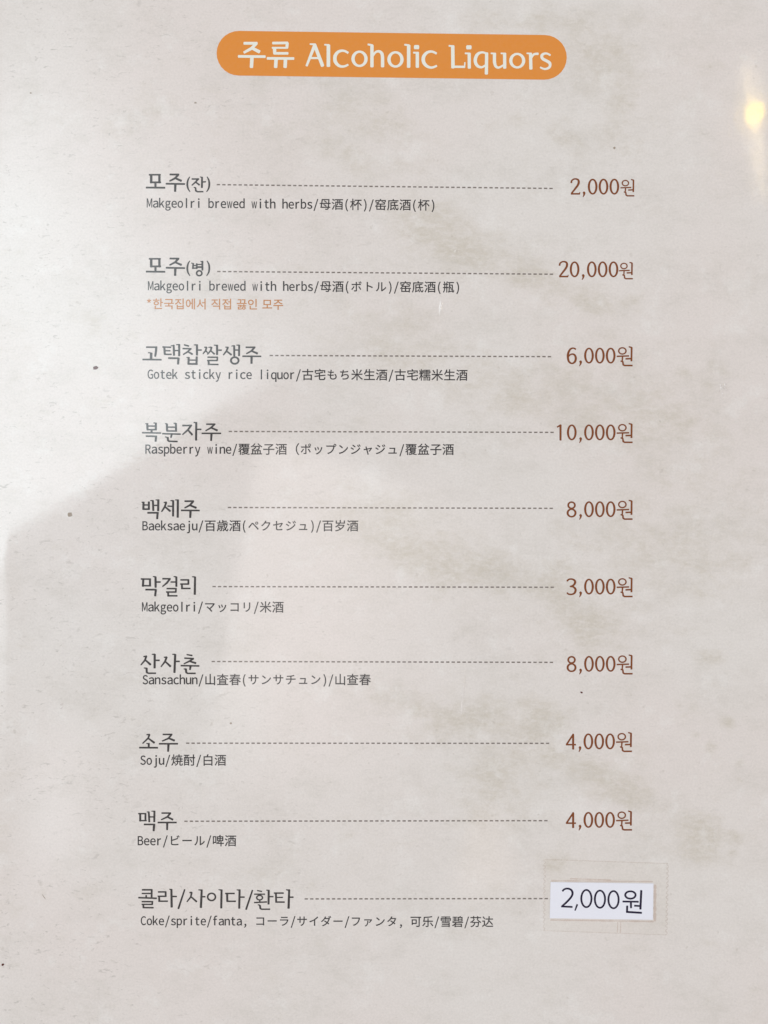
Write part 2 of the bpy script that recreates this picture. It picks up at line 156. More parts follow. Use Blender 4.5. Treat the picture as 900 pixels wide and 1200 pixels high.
'瓶': [[126,481,150,421,174,433,149,490],[331,317,348,268,361,222,383,229,370,274,352,323],[227,494,199,414,106,414,106,387,142,387,142,315,142,306,99,306,99,279,141,279,135,233,122,188,98,146,120,128,146,175,161,227,167,279,210,279,210,132,236,132,236,279,276,279,276,306,236,306,236,387,268,387,268,414,225,414,255,482],[210,387,210,306,168,306,168,315,168,387],[277,129,301,139,386,161,383,186,312,170,326,361,394,361,394,182,396,154,401,142,410,137,420,136,436,136,452,141,458,148,461,158,464,207,445,216,444,174,441,162,435,160,427,160,422,162,421,180,421,388,328,388,331,446,457,446,457,473,266,473,266,446,303,446,285,180,281,168,274,161,265,157]],
'生': [[176,490,157,434,132,383,102,341,128,323,150,354,170,389,265,389,265,301,146,301,146,272,265,272,265,170,102,170,102,141,460,141,460,170,296,170,296,272,426,272,426,301,296,301,296,389,440,389,440,418,296,418,296,496,265,496,265,418,184,418,206,483]],
'白': [[258,498,236,432,138,432,138,128,168,128,168,157,392,157,392,130,423,130,423,432,269,432,296,491],[168,187,168,281,392,281,392,187],[168,310,168,402,392,402,392,310]],
'百': [[151,385,151,128,181,128,181,154,384,154,384,128,415,128,415,385,279,385,294,445,455,445,455,474,106,474,106,445,260,445,248,385],[181,256,384,256,384,182,181,182],[181,284,181,357,384,357,384,284]],
'盆': [[142,270,142,166,98,166,98,139,462,139,462,166,421,166,421,270],[170,166,170,244,225,244,225,166],[253,166,253,244,308,244,308,166],[336,166,336,244,392,244,392,166],[215,496,185,456,144,422,96,397,118,375,148,391,177,411,177,386,237,386,228,363,214,343,194,326,165,312,126,302,142,278,185,291,218,308,241,330,257,356,267,386,356,386,350,337,342,316,327,313,278,315,286,288,339,288,355,291,366,298,375,315,382,347,388,400,389,413,370,413,179,413,215,447,243,487],[346,496,320,485,351,448,389,413,447,373,468,397,422,423,379,458]],
'碧': [[310,382,412,382,412,342,310,342],[310,443,412,443,412,404,310,404],[103,339,105,314,266,331,266,356,200,349,200,389,255,389,255,412,200,412,200,450,262,450,262,474,110,474,110,450,172,450,172,412,114,412,114,389,172,389,172,346],[102,294,102,270,202,270,171,236,133,207,92,185,111,160,143,180,174,202,174,127,205,127,205,142,389,142,389,129,420,129,420,235,209,235,236,270,458,270,458,294],[205,166,205,211,389,211,389,166],[283,467,283,318,440,318,440,467,372,467,383,492,351,496,343,467]],
'窑': [[310,403,371,375,422,347,436,369,385,397,324,422],[229,424,196,401,159,383,121,370,138,347,187,367,173,342,154,316,130,292,153,275,189,316,265,316,265,272,105,272,105,246,265,246,265,172,171,172,171,234,142,234,142,145,391,145,391,129,420,129,420,233,391,233,391,172,296,172,296,246,456,246,456,272,296,272,296,316,417,316,417,342,205,342,217,365,191,370,223,388,252,410],[253,490,268,460,111,460,111,396,141,396,141,435,418,435,418,398,450,398,450,460,302,460,282,498]],
'米': [[405,476,378,424,347,376,372,364,405,410,438,463],[126,461,159,412,181,366,211,380,187,425,154,473],[264,496,264,342,103,342,103,312,240,312,199,257,148,208,94,172,116,146,170,186,221,238,264,297,264,128,295,128,295,298,339,241,391,189,444,150,467,176,413,211,362,259,319,312,456,312,456,342,295,342,295,496]],
'糯': [[258,388,258,370,318,370,318,388],[370,388,370,370,429,370,429,388],[250,350,250,332,319,332,319,350],[370,350,370,332,438,332,438,350],[101,465,113,419,118,376,140,381,134,424,121,470],[205,472,186,381,204,375,228,466],[230,431,230,372,253,372,253,410,332,410,332,323,356,323,356,410,437,410,437,372,461,372,461,431,356,431,356,455,450,455,450,478,240,478,240,455,332,455,332,431],[241,255,241,128,266,128,266,232,304,232,304,131,327,131,327,232,364,232,364,130,387,130,387,232,427,232,427,154,423,150,401,150,408,128,430,128,444,132,452,140,454,154,454,255,339,255,351,285,463,285,463,308,231,308,231,285,322,285,313,255],[98,362,98,334,148,334,124,265,94,208,108,183,131,226,152,279,152,129,177,129,177,280,210,224,228,248,177,312,177,334,221,334,221,362,177,362,177,496,152,496,152,362]],
'芬': [[340,398,315,387,352,343,397,303,444,273,466,298,419,325,375,359],[216,397,184,357,142,323,94,298,116,273,160,299,160,273,232,273,224,241,210,213,188,188,155,168,110,152,127,127,177,146,213,171,238,200,254,235,263,273,359,273,352,194,342,164,336,160,327,160,278,162,284,148,287,133,340,132,356,136,368,145,377,167,384,212,390,287,391,300,163,300,195,326,223,354,246,387],[105,463,105,436,196,436,196,407,225,407,225,436,333,436,333,407,363,407,363,436,457,436,457,463,363,463,363,496,333,496,333,463,225,463,225,496,196,496,196,463]],
'覆': [[268,269,398,269,398,253,268,253],[268,302,398,302,398,285,268,285],[172,371,140,335,97,305,115,286,161,320,199,362],[126,440,126,375,436,375,436,440,340,440,340,460,454,460,454,481,107,481,107,460,218,460,218,440],[245,460,312,460,312,440,245,440],[153,420,218,420,218,395,153,395],[245,420,312,420,312,395,245,395],[340,420,408,420,408,395,340,395],[258,375,234,334,201,300,208,311,182,320,159,288,128,258,94,232,112,213,148,241,148,128,175,128,175,268,196,294,216,277,242,303,242,236,288,236,248,210,199,190,216,173,259,191,302,165,253,154,202,148,213,128,276,137,334,152,390,138,451,129,465,150,414,156,365,165,399,186,425,212,409,221,404,220,302,220,319,236,425,236,425,318,254,318,264,332,447,332,447,353,277,353,284,368],[383,201,360,186,332,174,302,186,278,201]],
'达': [[112,475,140,435,161,397,188,412,167,449,138,488],[314,495,311,417,209,417,209,388,308,388,300,347,288,310,269,277,243,248,207,224,227,201,257,220,281,243,300,268,315,297,326,328,385,262,430,204,456,223,402,289,334,360,338,388,457,388,457,417,341,417,345,495],[185,347,99,347,99,318,155,318,155,212,126,193,94,162,115,134,135,161,154,181,169,188,185,180,208,163,238,148,274,141,320,140,456,144,466,175,397,170,320,168,278,169,243,175,214,188,185,210]],
'酎': [[298,330,325,282,343,236,370,248,352,293,323,341],[398,494,398,404,283,404,283,374,398,374,398,168,395,160,387,158,326,159,337,128,382,129,410,134,420,140,426,151,428,168,428,374,464,374,464,404,428,404,428,494],[129,223,241,223,241,182,129,182],[129,246,129,280,141,270,160,295,169,323,172,349,172,381,197,381,197,306,199,291,205,284,218,282,238,282,241,282,241,246],[99,480,99,455,150,455,150,407,106,407,106,130,129,130,129,157,241,157,241,135,266,135,266,407,218,407,218,455,272,455,272,480],[171,407,171,455,197,455,197,407],[129,284,129,381,154,381,154,350,152,328,145,305],[214,381,241,381,241,301,234,300,220,300,215,301,214,306]],
'酒': [[108,468,173,425,191,450,125,489],[94,360,162,320,178,345,110,382],[101,152,128,134,191,265,167,282,134,211],[211,392,211,128,238,128,238,148,418,148,418,130,447,130,447,392,372,392,372,446,462,446,462,474,196,474,196,446,279,446,279,392],[306,446,344,446,344,392,306,392],[238,220,418,220,418,174,238,174],[238,246,238,280,252,266,275,281,290,298,300,316,305,334,307,352,307,366,344,366,344,316,346,297,356,287,376,284,414,284,418,284,418,246],[238,285,238,366,283,366,283,352,279,330,266,307],[368,366,418,366,418,310,411,309,378,309,369,310,368,317]],
'雪': [[157,378,157,357,244,357,244,378],[148,332,148,311,244,311,244,332],[314,332,314,311,412,311,412,332],[314,378,314,357,402,357,402,378],[110,428,110,341,138,341,138,404,264,404,264,300,294,300,294,404,422,404,422,341,450,341,450,428,294,428,294,455,426,455,426,480,134,480,134,455,264,455,264,428],[146,283,146,258,381,258,381,226,155,226,155,202,381,202,381,168,139,168,139,143,381,143,381,127,411,127,411,283]],
'국': [[134,251,134,224,354,224,354,129,388,129,388,251,280,251,280,317,428,317,428,344,376,344,384,402,386,447,386,474,142,474,142,446,353,446,352,401,343,344,100,344,100,317,247,317,247,251]],
'끓': [[336,230,304,224,283,206,275,180,283,153,304,136,336,130,368,136,389,153,397,180,389,206,368,224],[336,206,353,203,364,194,368,180,364,165,353,156,336,153,319,156,307,165,303,180,307,194,319,203],[272,476,272,450,356,450,353,408,343,350,234,350,247,419,248,463,248,476,131,476,131,450,216,450,213,408,201,350,100,350,100,324,428,324,428,350,376,350,387,418,388,463,388,476],[134,160,134,134,154,134,218,135,267,140,263,166,220,161,165,160,165,201,248,201,248,287,132,287,132,262,216,262,216,225,134,225],[320,304,320,269,260,269,260,244,412,244,412,269,352,269,352,304]],
'모': [[356,434,356,317,171,317,171,434],[138,461,138,290,247,290,247,203,100,203,100,175,428,175,428,203,280,203,280,290,388,290,388,461]],
'서': [[365,491,365,368,281,368,281,341,365,341,365,128,398,128,398,491],[193,460,193,395,189,355,176,316,156,281,130,253,100,232,120,205,158,234,189,276,210,326,232,279,262,239,300,212,320,238,290,258,265,285,245,319,231,356,227,395,227,460]],
'에': [[376,491,376,129,408,129,408,491],[181,430,197,425,210,413,220,393,226,367,228,335,226,302,220,276,210,256,197,244,181,240,166,244,153,256,143,276,137,302,135,335,137,367,143,393,153,413,166,425],[181,460,155,455,134,438,118,412,108,378,104,335,108,292,118,257,134,231,155,214,181,208,206,214,227,228,243,252,254,284,258,323,304,323,304,147,335,147,335,483,304,483,304,350,258,350,253,388,242,418,226,441,206,455]],
'인': [[363,490,363,226,396,226,396,490],[202,465,172,461,146,449,126,430,113,406,108,376,113,347,126,322,146,304,172,291,202,287,233,291,259,304,279,322,292,347,297,376,292,406,279,430,259,449,233,461],[202,436,222,434,239,425,253,413,261,396,264,376,261,356,253,340,239,327,222,319,202,316,182,319,165,327,152,340,143,356,140,376,143,396,152,413,165,425,182,434],[164,253,164,137,408,137,408,164,197,164,197,253]],
'접': [[166,277,166,134,397,134,397,277,364,277,364,232,199,232,199,277],[199,206,364,206,364,161,199,161],[364,491,364,403,293,403,293,376,364,376,364,294,397,294,397,491],[112,469,112,442,192,442,192,433,188,403,175,375,156,350,131,329,101,314,118,288,158,309,188,340,209,378,230,344,259,316,296,296,313,322,284,336,260,356,241,379,230,405,226,433,226,442,305,442,305,469]],
'주': [[131,468,131,442,245,442,245,440,238,412,219,387,191,366,157,351,119,342,132,315,165,323,196,336,224,353,247,374,263,398,280,374,303,353,331,336,362,323,395,315,408,342,370,351,336,366,308,387,289,412,282,440,282,442,396,442,396,468],[100,285,100,258,246,258,246,129,279,129,279,258,427,258,427,285]],
'직': [[363,491,363,272,396,272,396,491],[155,253,155,226,363,226,363,129,396,129,396,253],[114,466,114,438,196,438,196,424,192,394,180,366,161,342,135,321,105,307,122,281,162,302,193,332,214,370,235,335,266,307,304,288,321,314,291,328,266,347,247,370,234,396,230,424,230,438,312,438,312,466]],
'집': [[363,491,363,295,396,295,396,491],[164,277,164,134,396,134,396,277,364,277,364,234,196,234,196,277],[196,208,364,208,364,161,196,161],[114,467,114,440,196,440,196,432,192,403,180,376,160,353,135,334,104,320,121,294,161,314,192,343,214,380,235,345,266,319,305,300,322,326,291,339,266,357,247,379,234,404,230,432,230,440,312,440,312,467]],
'한': [[208,400,179,397,155,388,136,374,125,355,121,332,125,310,136,291,155,277,179,268,208,265,236,268,260,277,278,291,290,310,294,332,290,355,278,374,260,388,236,397],[208,374,236,369,255,354,262,332,255,311,236,296,208,291,179,296,160,311,153,332,160,354,179,369],[348,490,348,219,381,219,381,344,434,344,434,372,381,372,381,490],[191,490,191,446,101,446,101,420,314,420,314,446,224,446,224,490],[156,241,156,137,397,137,397,164,188,164,188,241]],
'（': [[358,312,362,267,372,225,389,187,411,153,438,122,462,134,436,164,416,197,400,232,391,271,387,312,391,353,400,392,416,427,436,460,462,490,438,502,411,471,389,437,372,399,362,357]],
}

# ------------------------------------------------------------------ helpers
def P(x, y, z=0.0):
    return ((x - 450) * K, (600 - y) * K, z)

def sag(x, y):           # the laminated page droops a little at its long sides
    d = max(0.0, -x + 10) + max(0.0, x - 900)
    return -d * d * 4.5e-7

def link(name, verts, faces, mat, parent=None, smooth=False, loc=None):
    me = bpy.data.meshes.new(name)
    if loc is not None:
        verts = [(v[0] - loc[0], v[1] - loc[1], v[2] - loc[2]) for v in verts]
    me.from_pydata(verts, [], faces); me.update()
    if smooth: me.polygons.foreach_set('use_smooth', [True] * len(me.polygons))
    if mat: me.materials.append(mat)
    o = bpy.data.objects.new(name, me); S.collection.objects.link(o)
    if parent: o.parent = parent
    elif loc is not None: o.location = loc
    return o

def thing(name, label, cat, loc=(0, 0, 0)):
    o = bpy.data.objects.new(name, None); o.empty_display_size = 0.02
    S.collection.objects.link(o); o.location = loc
    o['label'] = label; o['category'] = cat
    return o

# --- pen strokes -> one united sheet of triangles
def seg_polys(pts):
    out = []
    n = len(pts)
    for i in range(n - 1):
        (x0, y0, w0), (x1, y1, w1) = pts[i], pts[i + 1]
        dx, dy = x1 - x0, y1 - y0; d = math.hypot(dx, dy)
        if d < 1e-6: continue
        nx, ny = -dy / d, dx / d; tx, ty = dx / d, dy / d
        e0 = [(x0 + nx * w0 / 2, y0 + ny * w0 / 2), (x0 - nx * w0 / 2, y0 - ny * w0 / 2)]
        e1 = [(x1 - nx * w1 / 2, y1 - ny * w1 / 2), (x1 + nx * w1 / 2, y1 + ny * w1 / 2)]
        if i == 0:       # soft ends: a shallow rounded cap
            c = .16 * w0
            e0 = [(x0 + nx * w0 * .5, y0 + ny * w0 * .5), (x0 + nx * w0 * .25 - tx * c, y0 + ny * w0 * .25 - ty * c),
                  (x0 - nx * w0 * .25 - tx * c, y0 - ny * w0 * .25 - ty * c), (x0 - nx * w0 * .5, y0 - ny * w0 * .5)]
        if i == n - 2:
            c = .16 * w1
            e1 = [(x1 - nx * w1 * .5, y1 - ny * w1 * .5), (x1 - nx * w1 * .25 + tx * c, y1 - ny * w1 * .25 + ty * c),
                  (x1 + nx * w1 * .25 + tx * c, y1 + ny * w1 * .25 + ty * c), (x1 + nx * w1 * .5, y1 + ny * w1 * .5)]
        out.append(e0 + e1)
        if i > 0:
            r = w0 / 2
            out.append([(x0 + r * math.cos(a * math.pi / 4 + .4), y0 + r * math.sin(a * math.pi / 4 + .4)) for a in range(8)])
    return out

def ring(cx, cy, rx, ry, ws, wt, n=22):
    """closed ring: ws = line width at the sides, wt = at top and bottom"""
    out = []
    for i in range(n):
        q = []
        for j, s in ((i, 1), (i + 1, 1), (i + 1, -1), (i, -1)):
            a = 2 * math.pi * j / n
            q.append((cx + (rx + s * ws / 2) * math.cos(a), cy + (ry + s * wt / 2) * math.sin(a)))
        out.append(q)
    return out

def parse(txt, heavy=1.0):
    """'w=20 98,98 232,98; 122,98,28 122,195; O cx,cy,rx,ry,ws,wt' -> polygons"""
    polys = []
    for part in txt.split(';'):
        t = part.split()
        if not t: continue
        if t[0] == 'O':
            v = [float(v) for v in t[1].split(',')]
            polys += ring(*v[:4], v[4] * heavy, v[5] * heavy); continue
        smooth = t[0] == 'S'
        if smooth: t = t[1:]
        w = 20.0; pts = []
        for s in t:
            if s.startswith('w='): w = float(s[2:]); continue
            v = [float(q) for q in s.split(',')]
            if len(v) == 3: w = v[2]
            pts.append((v[0], v[1], w * heavy))
        if smooth:
            q = []
            for i in range(len(pts) - 1):
                p = [pts[max(i - 1, 0)], pts[i], pts[i + 1], pts[min(i + 2, len(pts) - 1)]]
                for k in range(3):
                    u = k / 3
                    q.append(tuple(.5 * (2 * p[1][c] + (p[2][c] - p[0][c]) * u + (2 * p[0][c] - 5 * p[1][c] + 4 * p[2][c] - p[3][c]) * u * u
                                         + (3 * p[1][c] - p[0][c] - 3 * p[2][c] + p[3][c]) * u ** 3) for c in range(3)))
            q.append(pts[-1]); pts = q
        polys += seg_polys(pts)
    return polys

def unite(polys, mode=1):
    vs, fs = [], []
    for p in polys:
        a = sum(p[i][0] * p[(i + 1) % len(p)][1] - p[(i + 1) % len(p)][0] * p[i][1] for i in range(len(p)))
        if a < 0 and mode == 1: p = p[::-1]
        fs.append(list(range(len(vs), len(vs) + len(p)))); vs += [Vector(q) for q in p]
    v, e, f, _, _, own = delaunay_2d_cdt(vs, [], fs, mode, 1e-4)
    return [tuple(q) for q in v], [list(t) for t, o in zip(f, own) if mode != 1 or len(o)]

INK = 2.0e-5
def place(polys, to_px, name, mat, parent, z=INK, label=None, groups=None):
    """polys: polygon list (stroke lettering) in its own units; to_px maps to layout units"""
    v, f = unite([[to_px(*q) for q in p] for p in polys])
    vs = [P(x, y, z) for x, y in v]
    fs = []
    for t in f:
        a, b, c = (vs[i] for i in t[:3])
        up = (b[0] - a[0]) * (c[1] - a[1]) - (b[1] - a[1]) * (c[0] - a[0])
        fs.append(t if up > 0 else t[::-1])
    o = link(name, vs, fs, mat, parent)
    if label: o['label'] = label
    return o

def embolden(c, d):      # push a contour outwards a little: this print runs heavy
    out = []
    for i in range(len(c)):
        (ax, ay), (bx, by), (ex, ey) = c[i - 1], c[i], c[(i + 1) % len(c)]
        l1 = math.hypot(bx - ax, by - ay) or 1; l2 = math.hypot(ex - bx, ey - by) or 1
        n1 = ((by - ay) / l1, -(bx - ax) / l1); n2 = ((ey - by) / l2, -(ex - bx) / l2)
        s = 1 + n1[0] * n2[0] + n1[1] * n2[1]
        s = max(s, .5)
        out.append((bx + d * (n1[0] + n2[0]) / s, by + d * (n1[1] + n2[1]) / s))
    return out

GLYPHS['l'] = [[117, 152, 151, 152, 151, 470, 117, 470]]
_dec = {}
def glyph(ch):
    if ch in _dec: return _dec[ch]
    out = []
    for n in GLYPHS[ch]:
        out.append([(n[i] / 400 - .2, n[i + 1] / 400 - .4) for i in range(0, len(n), 2)])
    area = lambda c: sum(c[i - 1][0] * c[i][1] - c[i][0] * c[i - 1][1] for i in range(len(c)))
    sg = 1 if area(max(out, key=lambda c: abs(area(c)))) > 0 else -1
    out = [embolden(c, .012 * sg) for c in out]
    v, f = unite(out, 2)
    xs = [q[0] for q in v]
    _dec[ch] = (v, f, min(xs), max(xs))
    return _dec[ch]

def wide(ch): return ord(ch) > 0x2e80

def text_line(txt, x0, x1, y0, y1, name, mat, parent, label=None, mono=True, em=None, z=INK):
    units = sum(1 if wide(c) else .5 for c in txt)
    if mono: em = (x1 - x0) / units
    vs, fs = [], []; cx = x0
    for c in txt:
        adv = (1 if wide(c) else .5) * em if mono else ({' ': .31, '*': .52}.get(c, .915)) * em
        if c != ' ':
            v, f, a, b = glyph(c)
            t = (cx - x0) / max(1, x1 - x0); yc = y0 + (y1 - y0) * t
            base = yc + .355 * em
            if mono and not wide(c):
                w = b - a; sx = min(1.0, .45 / w) if c not in '/()' else min(1, .42 / w)
                ox = cx + adv / 2 - (a + b) / 2 * em * sx
                sy = .98
            else:
                small = .93 if 0x3040 <= ord(c) <= 0x30ff else .98
                sx = small; sy = small; ox = cx + adv / 2 - .5 * em * sx if mono else cx
                base += (-.02 * em if small < .95 else 0)
            k = len(vs)
            for q in v: vs.append(P(ox + q[0] * em * sx, base - q[1] * em * sy, z))
            for t3 in f:
                p, q, r = (vs[k + i] for i in t3[:3])
                up = (q[0] - p[0]) * (r[1] - p[1]) - (q[1] - p[1]) * (r[0] - p[0])
                ids = [k + i for i in t3]
                fs.append(ids if up > 0 else ids[::-1])
        cx += adv
    o = link(name, vs, fs, mat, parent)
    if label: o['label'] = label
    return o

# ------------------------------------------------------------------ materials
class NT:
    def __init__(s, name):
        s.m = bpy.data.materials.new(name); s.m.use_nodes = True
        s.n = s.m.node_tree.nodes; s.l = s.m.node_tree.links
        s.b = s.n['Principled BSDF']
        g = s.n.new('ShaderNodeNewGeometry'); v = s.n.new('ShaderNodeVectorMath'); v.operation = 'SCALE'
        v.inputs['Scale'].default_value = 1 / K
        s.l.new(g.outputs['Position'], v.inputs[0]); s.px = v.outputs[0]
    def noise(s, size, detail=4, rough=.55, off=0, rot=0, stretch=1, dist=0):
        mp = s.n.new('ShaderNodeMapping'); s.l.new(s.px, mp.inputs[0])
        mp.inputs['Location'].default_value = (off, off * .7, 0)
        mp.inputs['Rotation'].default_value = (0, 0, math.radians(rot))
        mp.inputs['Scale'].default_value = (1 / (size * stretch), 1 / size, 1 / size)
        t = s.n.new('ShaderNodeTexNoise'); s.l.new(mp.outputs[0], t.inputs['Vector'])
        t.inputs['Scale'].default_value = 1; t.inputs['Detail'].default_value = detail
        t.inputs['Roughness'].default_value = rough; t.inputs['Distortion'].default_value = dist
        return t.outputs[0]
    def map(s, v, a, b, c=0, d=1, smooth=True):
        m = s.n.new('ShaderNodeMapRange'); m.interpolation_type = 'SMOOTHSTEP' if smooth else 'LINEAR'
        for i, x in enumerate((a, b, c, d)): m.inputs[i + 1].default_value = x
        s.l.new(v, m.inputs[0]); return m.outputs[0]
    def math(s, op, a, b):
        m = s.n.new('ShaderNodeMath'); m.operation = op
        for i, x in enumerate((a, b)):
            if isinstance(x, (int, float)): m.inputs[i].default_value = x
            else: s.l.new(x, m.inputs[i])
        return m.outputs[0]
    def mix(s, f, a, b, mode='MIX'):
        m = s.n.new('ShaderNodeMix'); m.data_type = 'RGBA'; m.blend_type = mode
        if isinstance(f, (int, float)): m.inputs[0].default_value = f
        else: s.l.new(f, m.inputs[0])
        for i, x in ((6, a), (7, b)):
            if isinstance(x, tuple): m.inputs[i].default_value = (*x, 1)
            else: s.l.new(x, m.inputs[i])
        return m.outputs[2]
    def attr(s, name):
        a = s.n.new('ShaderNodeAttribute'); a.attribute_name = name; return a.outputs['Fac']
    def film(s, rough=.065):
        """the clear laminate over everything printed"""
        b = s.b
        b.inputs['Roughness'].default_value = .75; b.inputs['Specular IOR Level'].default_value = .12
        b.inputs['Coat Weight'].default_value = 1.0; b.inputs['Coat Roughness'].default_value = rough
        b.inputs['Coat IOR'].default_value = 1.5
        h = s.math('ADD', s.math('MULTIPLY', s.noise(7, 3, .5), 1.1), s.math('MULTIPLY', s.noise(260, 2, .4, 9), 24))
        h = s.math('ADD', h, s.math('MULTIPLY', s.map(s.noise(9, 5, .7, 77, 25, 1.6), .60, .72), .55))
        bp = s.n.new('ShaderNodeBump'); bp.inputs['Distance'].default_value = K * .026
        bp.inputs['Strength'].default_value = 1
        s.l.new(h, bp.inputs['Height']); s.l.new(bp.outputs[0], b.inputs['Coat Normal'])
        return s.m
    def color(s, c):
        if isinstance(c, tuple): s.b.inputs['Base Color'].default_value = (*c, 1)
        else: s.l.new(c, s.b.inputs['Base Color'])

def paper():
    t = NT('stained_parchment_print')
    base = t.mix(t.map(t.noise(340, 2, .5, 3), .35, .65), (.735, .684, .660), (.735, .704, .680))
    # blotchy tan stains whose places come from the page's own print
    m = t.attr('stain')
    n = t.noise(30, 9, .74, 20, 15, 1.4)
    f = t.map(t.math('ADD', m, t.math('MULTIPLY', t.math('SUBTRACT', n, .5), 2.6)), .02, 1.15)
    f = t.math('MULTIPLY', f, t.map(t.noise(5, 5, .7, 41, 20, 2.2), .28, .62, .30, 1))
    base = t.mix(f, base, (.605, .562, .50))
    # faint clouding everywhere
    f2 = t.map(t.noise(60, 9, .78, 60, 0, 1.5), .44, .68, 0, .50)
    f2 = t.math('MULTIPLY', f2, t.map(t.noise(6, 4, .7, 66, -20, 2), .3, .6, .3, 1))
    base = t.mix(f2, base, (.60, .57, .53))
    # lighter scuffed places
    f3 = t.map(t.noise(48, 8, .72, 91), .52, .68, 0, .42)
    base = t.mix(f3, base, (.81, .795, .78))
    sx = t.n.new('ShaderNodeSeparateXYZ'); t.l.new(t.px, sx.inputs[0])
    side = t.map(sx.outputs[0], -420, 60, 1.25, .38)
    # short printed fibres and scratches, several directions
    for off, rot, st, lo, hi, k, sz in ((140, 28, 2.4, .60, .68, .42, 5), (180, -35, 2.6, .61, .68, .42, 4.5), (220, 60, 2.4, .62, .69, .40, 4), (260, -70, 2.0, .61, .69, .30, 9)):
        g = t.map(t.noise(sz, 4, .65, off, rot, st, .6), lo, hi)
        area = t.map(t.noise(70, 4, .6, off + 7), .44, .60)
        f = t.math('MULTIPLY', t.math('MULTIPLY', t.math('MULTIPLY', g, area), side), k)
        base = t.mix(f, base, (.43, .405, .375))
    # specks of foxing
    g = t.map(t.noise(11, 2, .5, 300), .70, .78, 0, .30)
    base = t.mix(g, base, (.44, .40, .35))
    g = t.map(t.noise(2.6, 3, .7, 333), .3, .7, .945, 1.055, False)
    grain = t.n.new('ShaderNodeVectorMath'); grain.operation = 'SCALE'
    t.l.new(base, grain.inputs[0]); t.l.new(g, grain.inputs['Scale'])
    t.color(grain.outputs[0])
    return t.film()

def ink(name, c, worn=.12):
    t = NT(name)
    c2 = tuple(min(1, v * 1.0 + worn * (.55 - v)) for v in c)
    t.color(t.mix(t.map(t.noise(5, 3, .6, 500), .35, .7), c, c2))
    return t.film()

M_PAPER = paper()
M_DARK = ink('dark_grey_ink', (.030, .026, .026), .05)
M_SMALL = ink('small_print_ink', (.020, .018, .020), .05)
M_DASH = ink('dotted_line_ink', (.17, .14, .125), .15)
M_BROWN = ink('brown_ink', (.195, .046, .003), .0)
M_NOTE = ink('tan_orange_ink', (.52, .215, .065), .05)
M_ORANGE = ink('orange_ink', (.74, .262, .032), .02)
M_CREAM = ink('cream_ink', (.80, .82, .75), .0)
M_SPECK = ink('dark_red_speck', (.085, .012, .010), .0)
M_SPECK2 = ink('brown_speck', (.33, .27, .21), .2)

# ------------------------------------------------------------------ table (outside the page's edges)
t = NT('dark_wood_table')
t.color(t.mix(t.noise(40, 6, .6, 5, 90, 9), (.16, .085, .045), (.29, .17, .10)))
t.b.inputs['Roughness'].default_value = .35
M_WOOD = t.m
T = -.0042
tb = link('table_top', [P(-900, -900, T), P(1800, -900, T), P(1800, 2100, T), P(-900, 2100, T),
                        P(-900, -900, T - .03), P(1800, -900, T - .03), P(1800, 2100, T - .03), P(-900, 2100, T - .03)],
          [[3, 2, 1, 0], [4, 5, 6, 7], [0, 1, 5, 4], [1, 2, 6, 5], [2, 3, 7, 6], [3, 0, 4, 7]], M_WOOD)
tb['kind'] = 'structure'

# ------------------------------------------------------------------ the menu page
menu = thing('menu', 'laminated stained parchment menu page listing drinks and prices under an orange heading', 'menu', (0, 0, T))
def under(o):            # geometry is written in world metres; keep it there under the moved Empty
    o.matrix_parent_inverse = menu.matrix_world.inverted(); return o
bpy.context.view_layer.update()

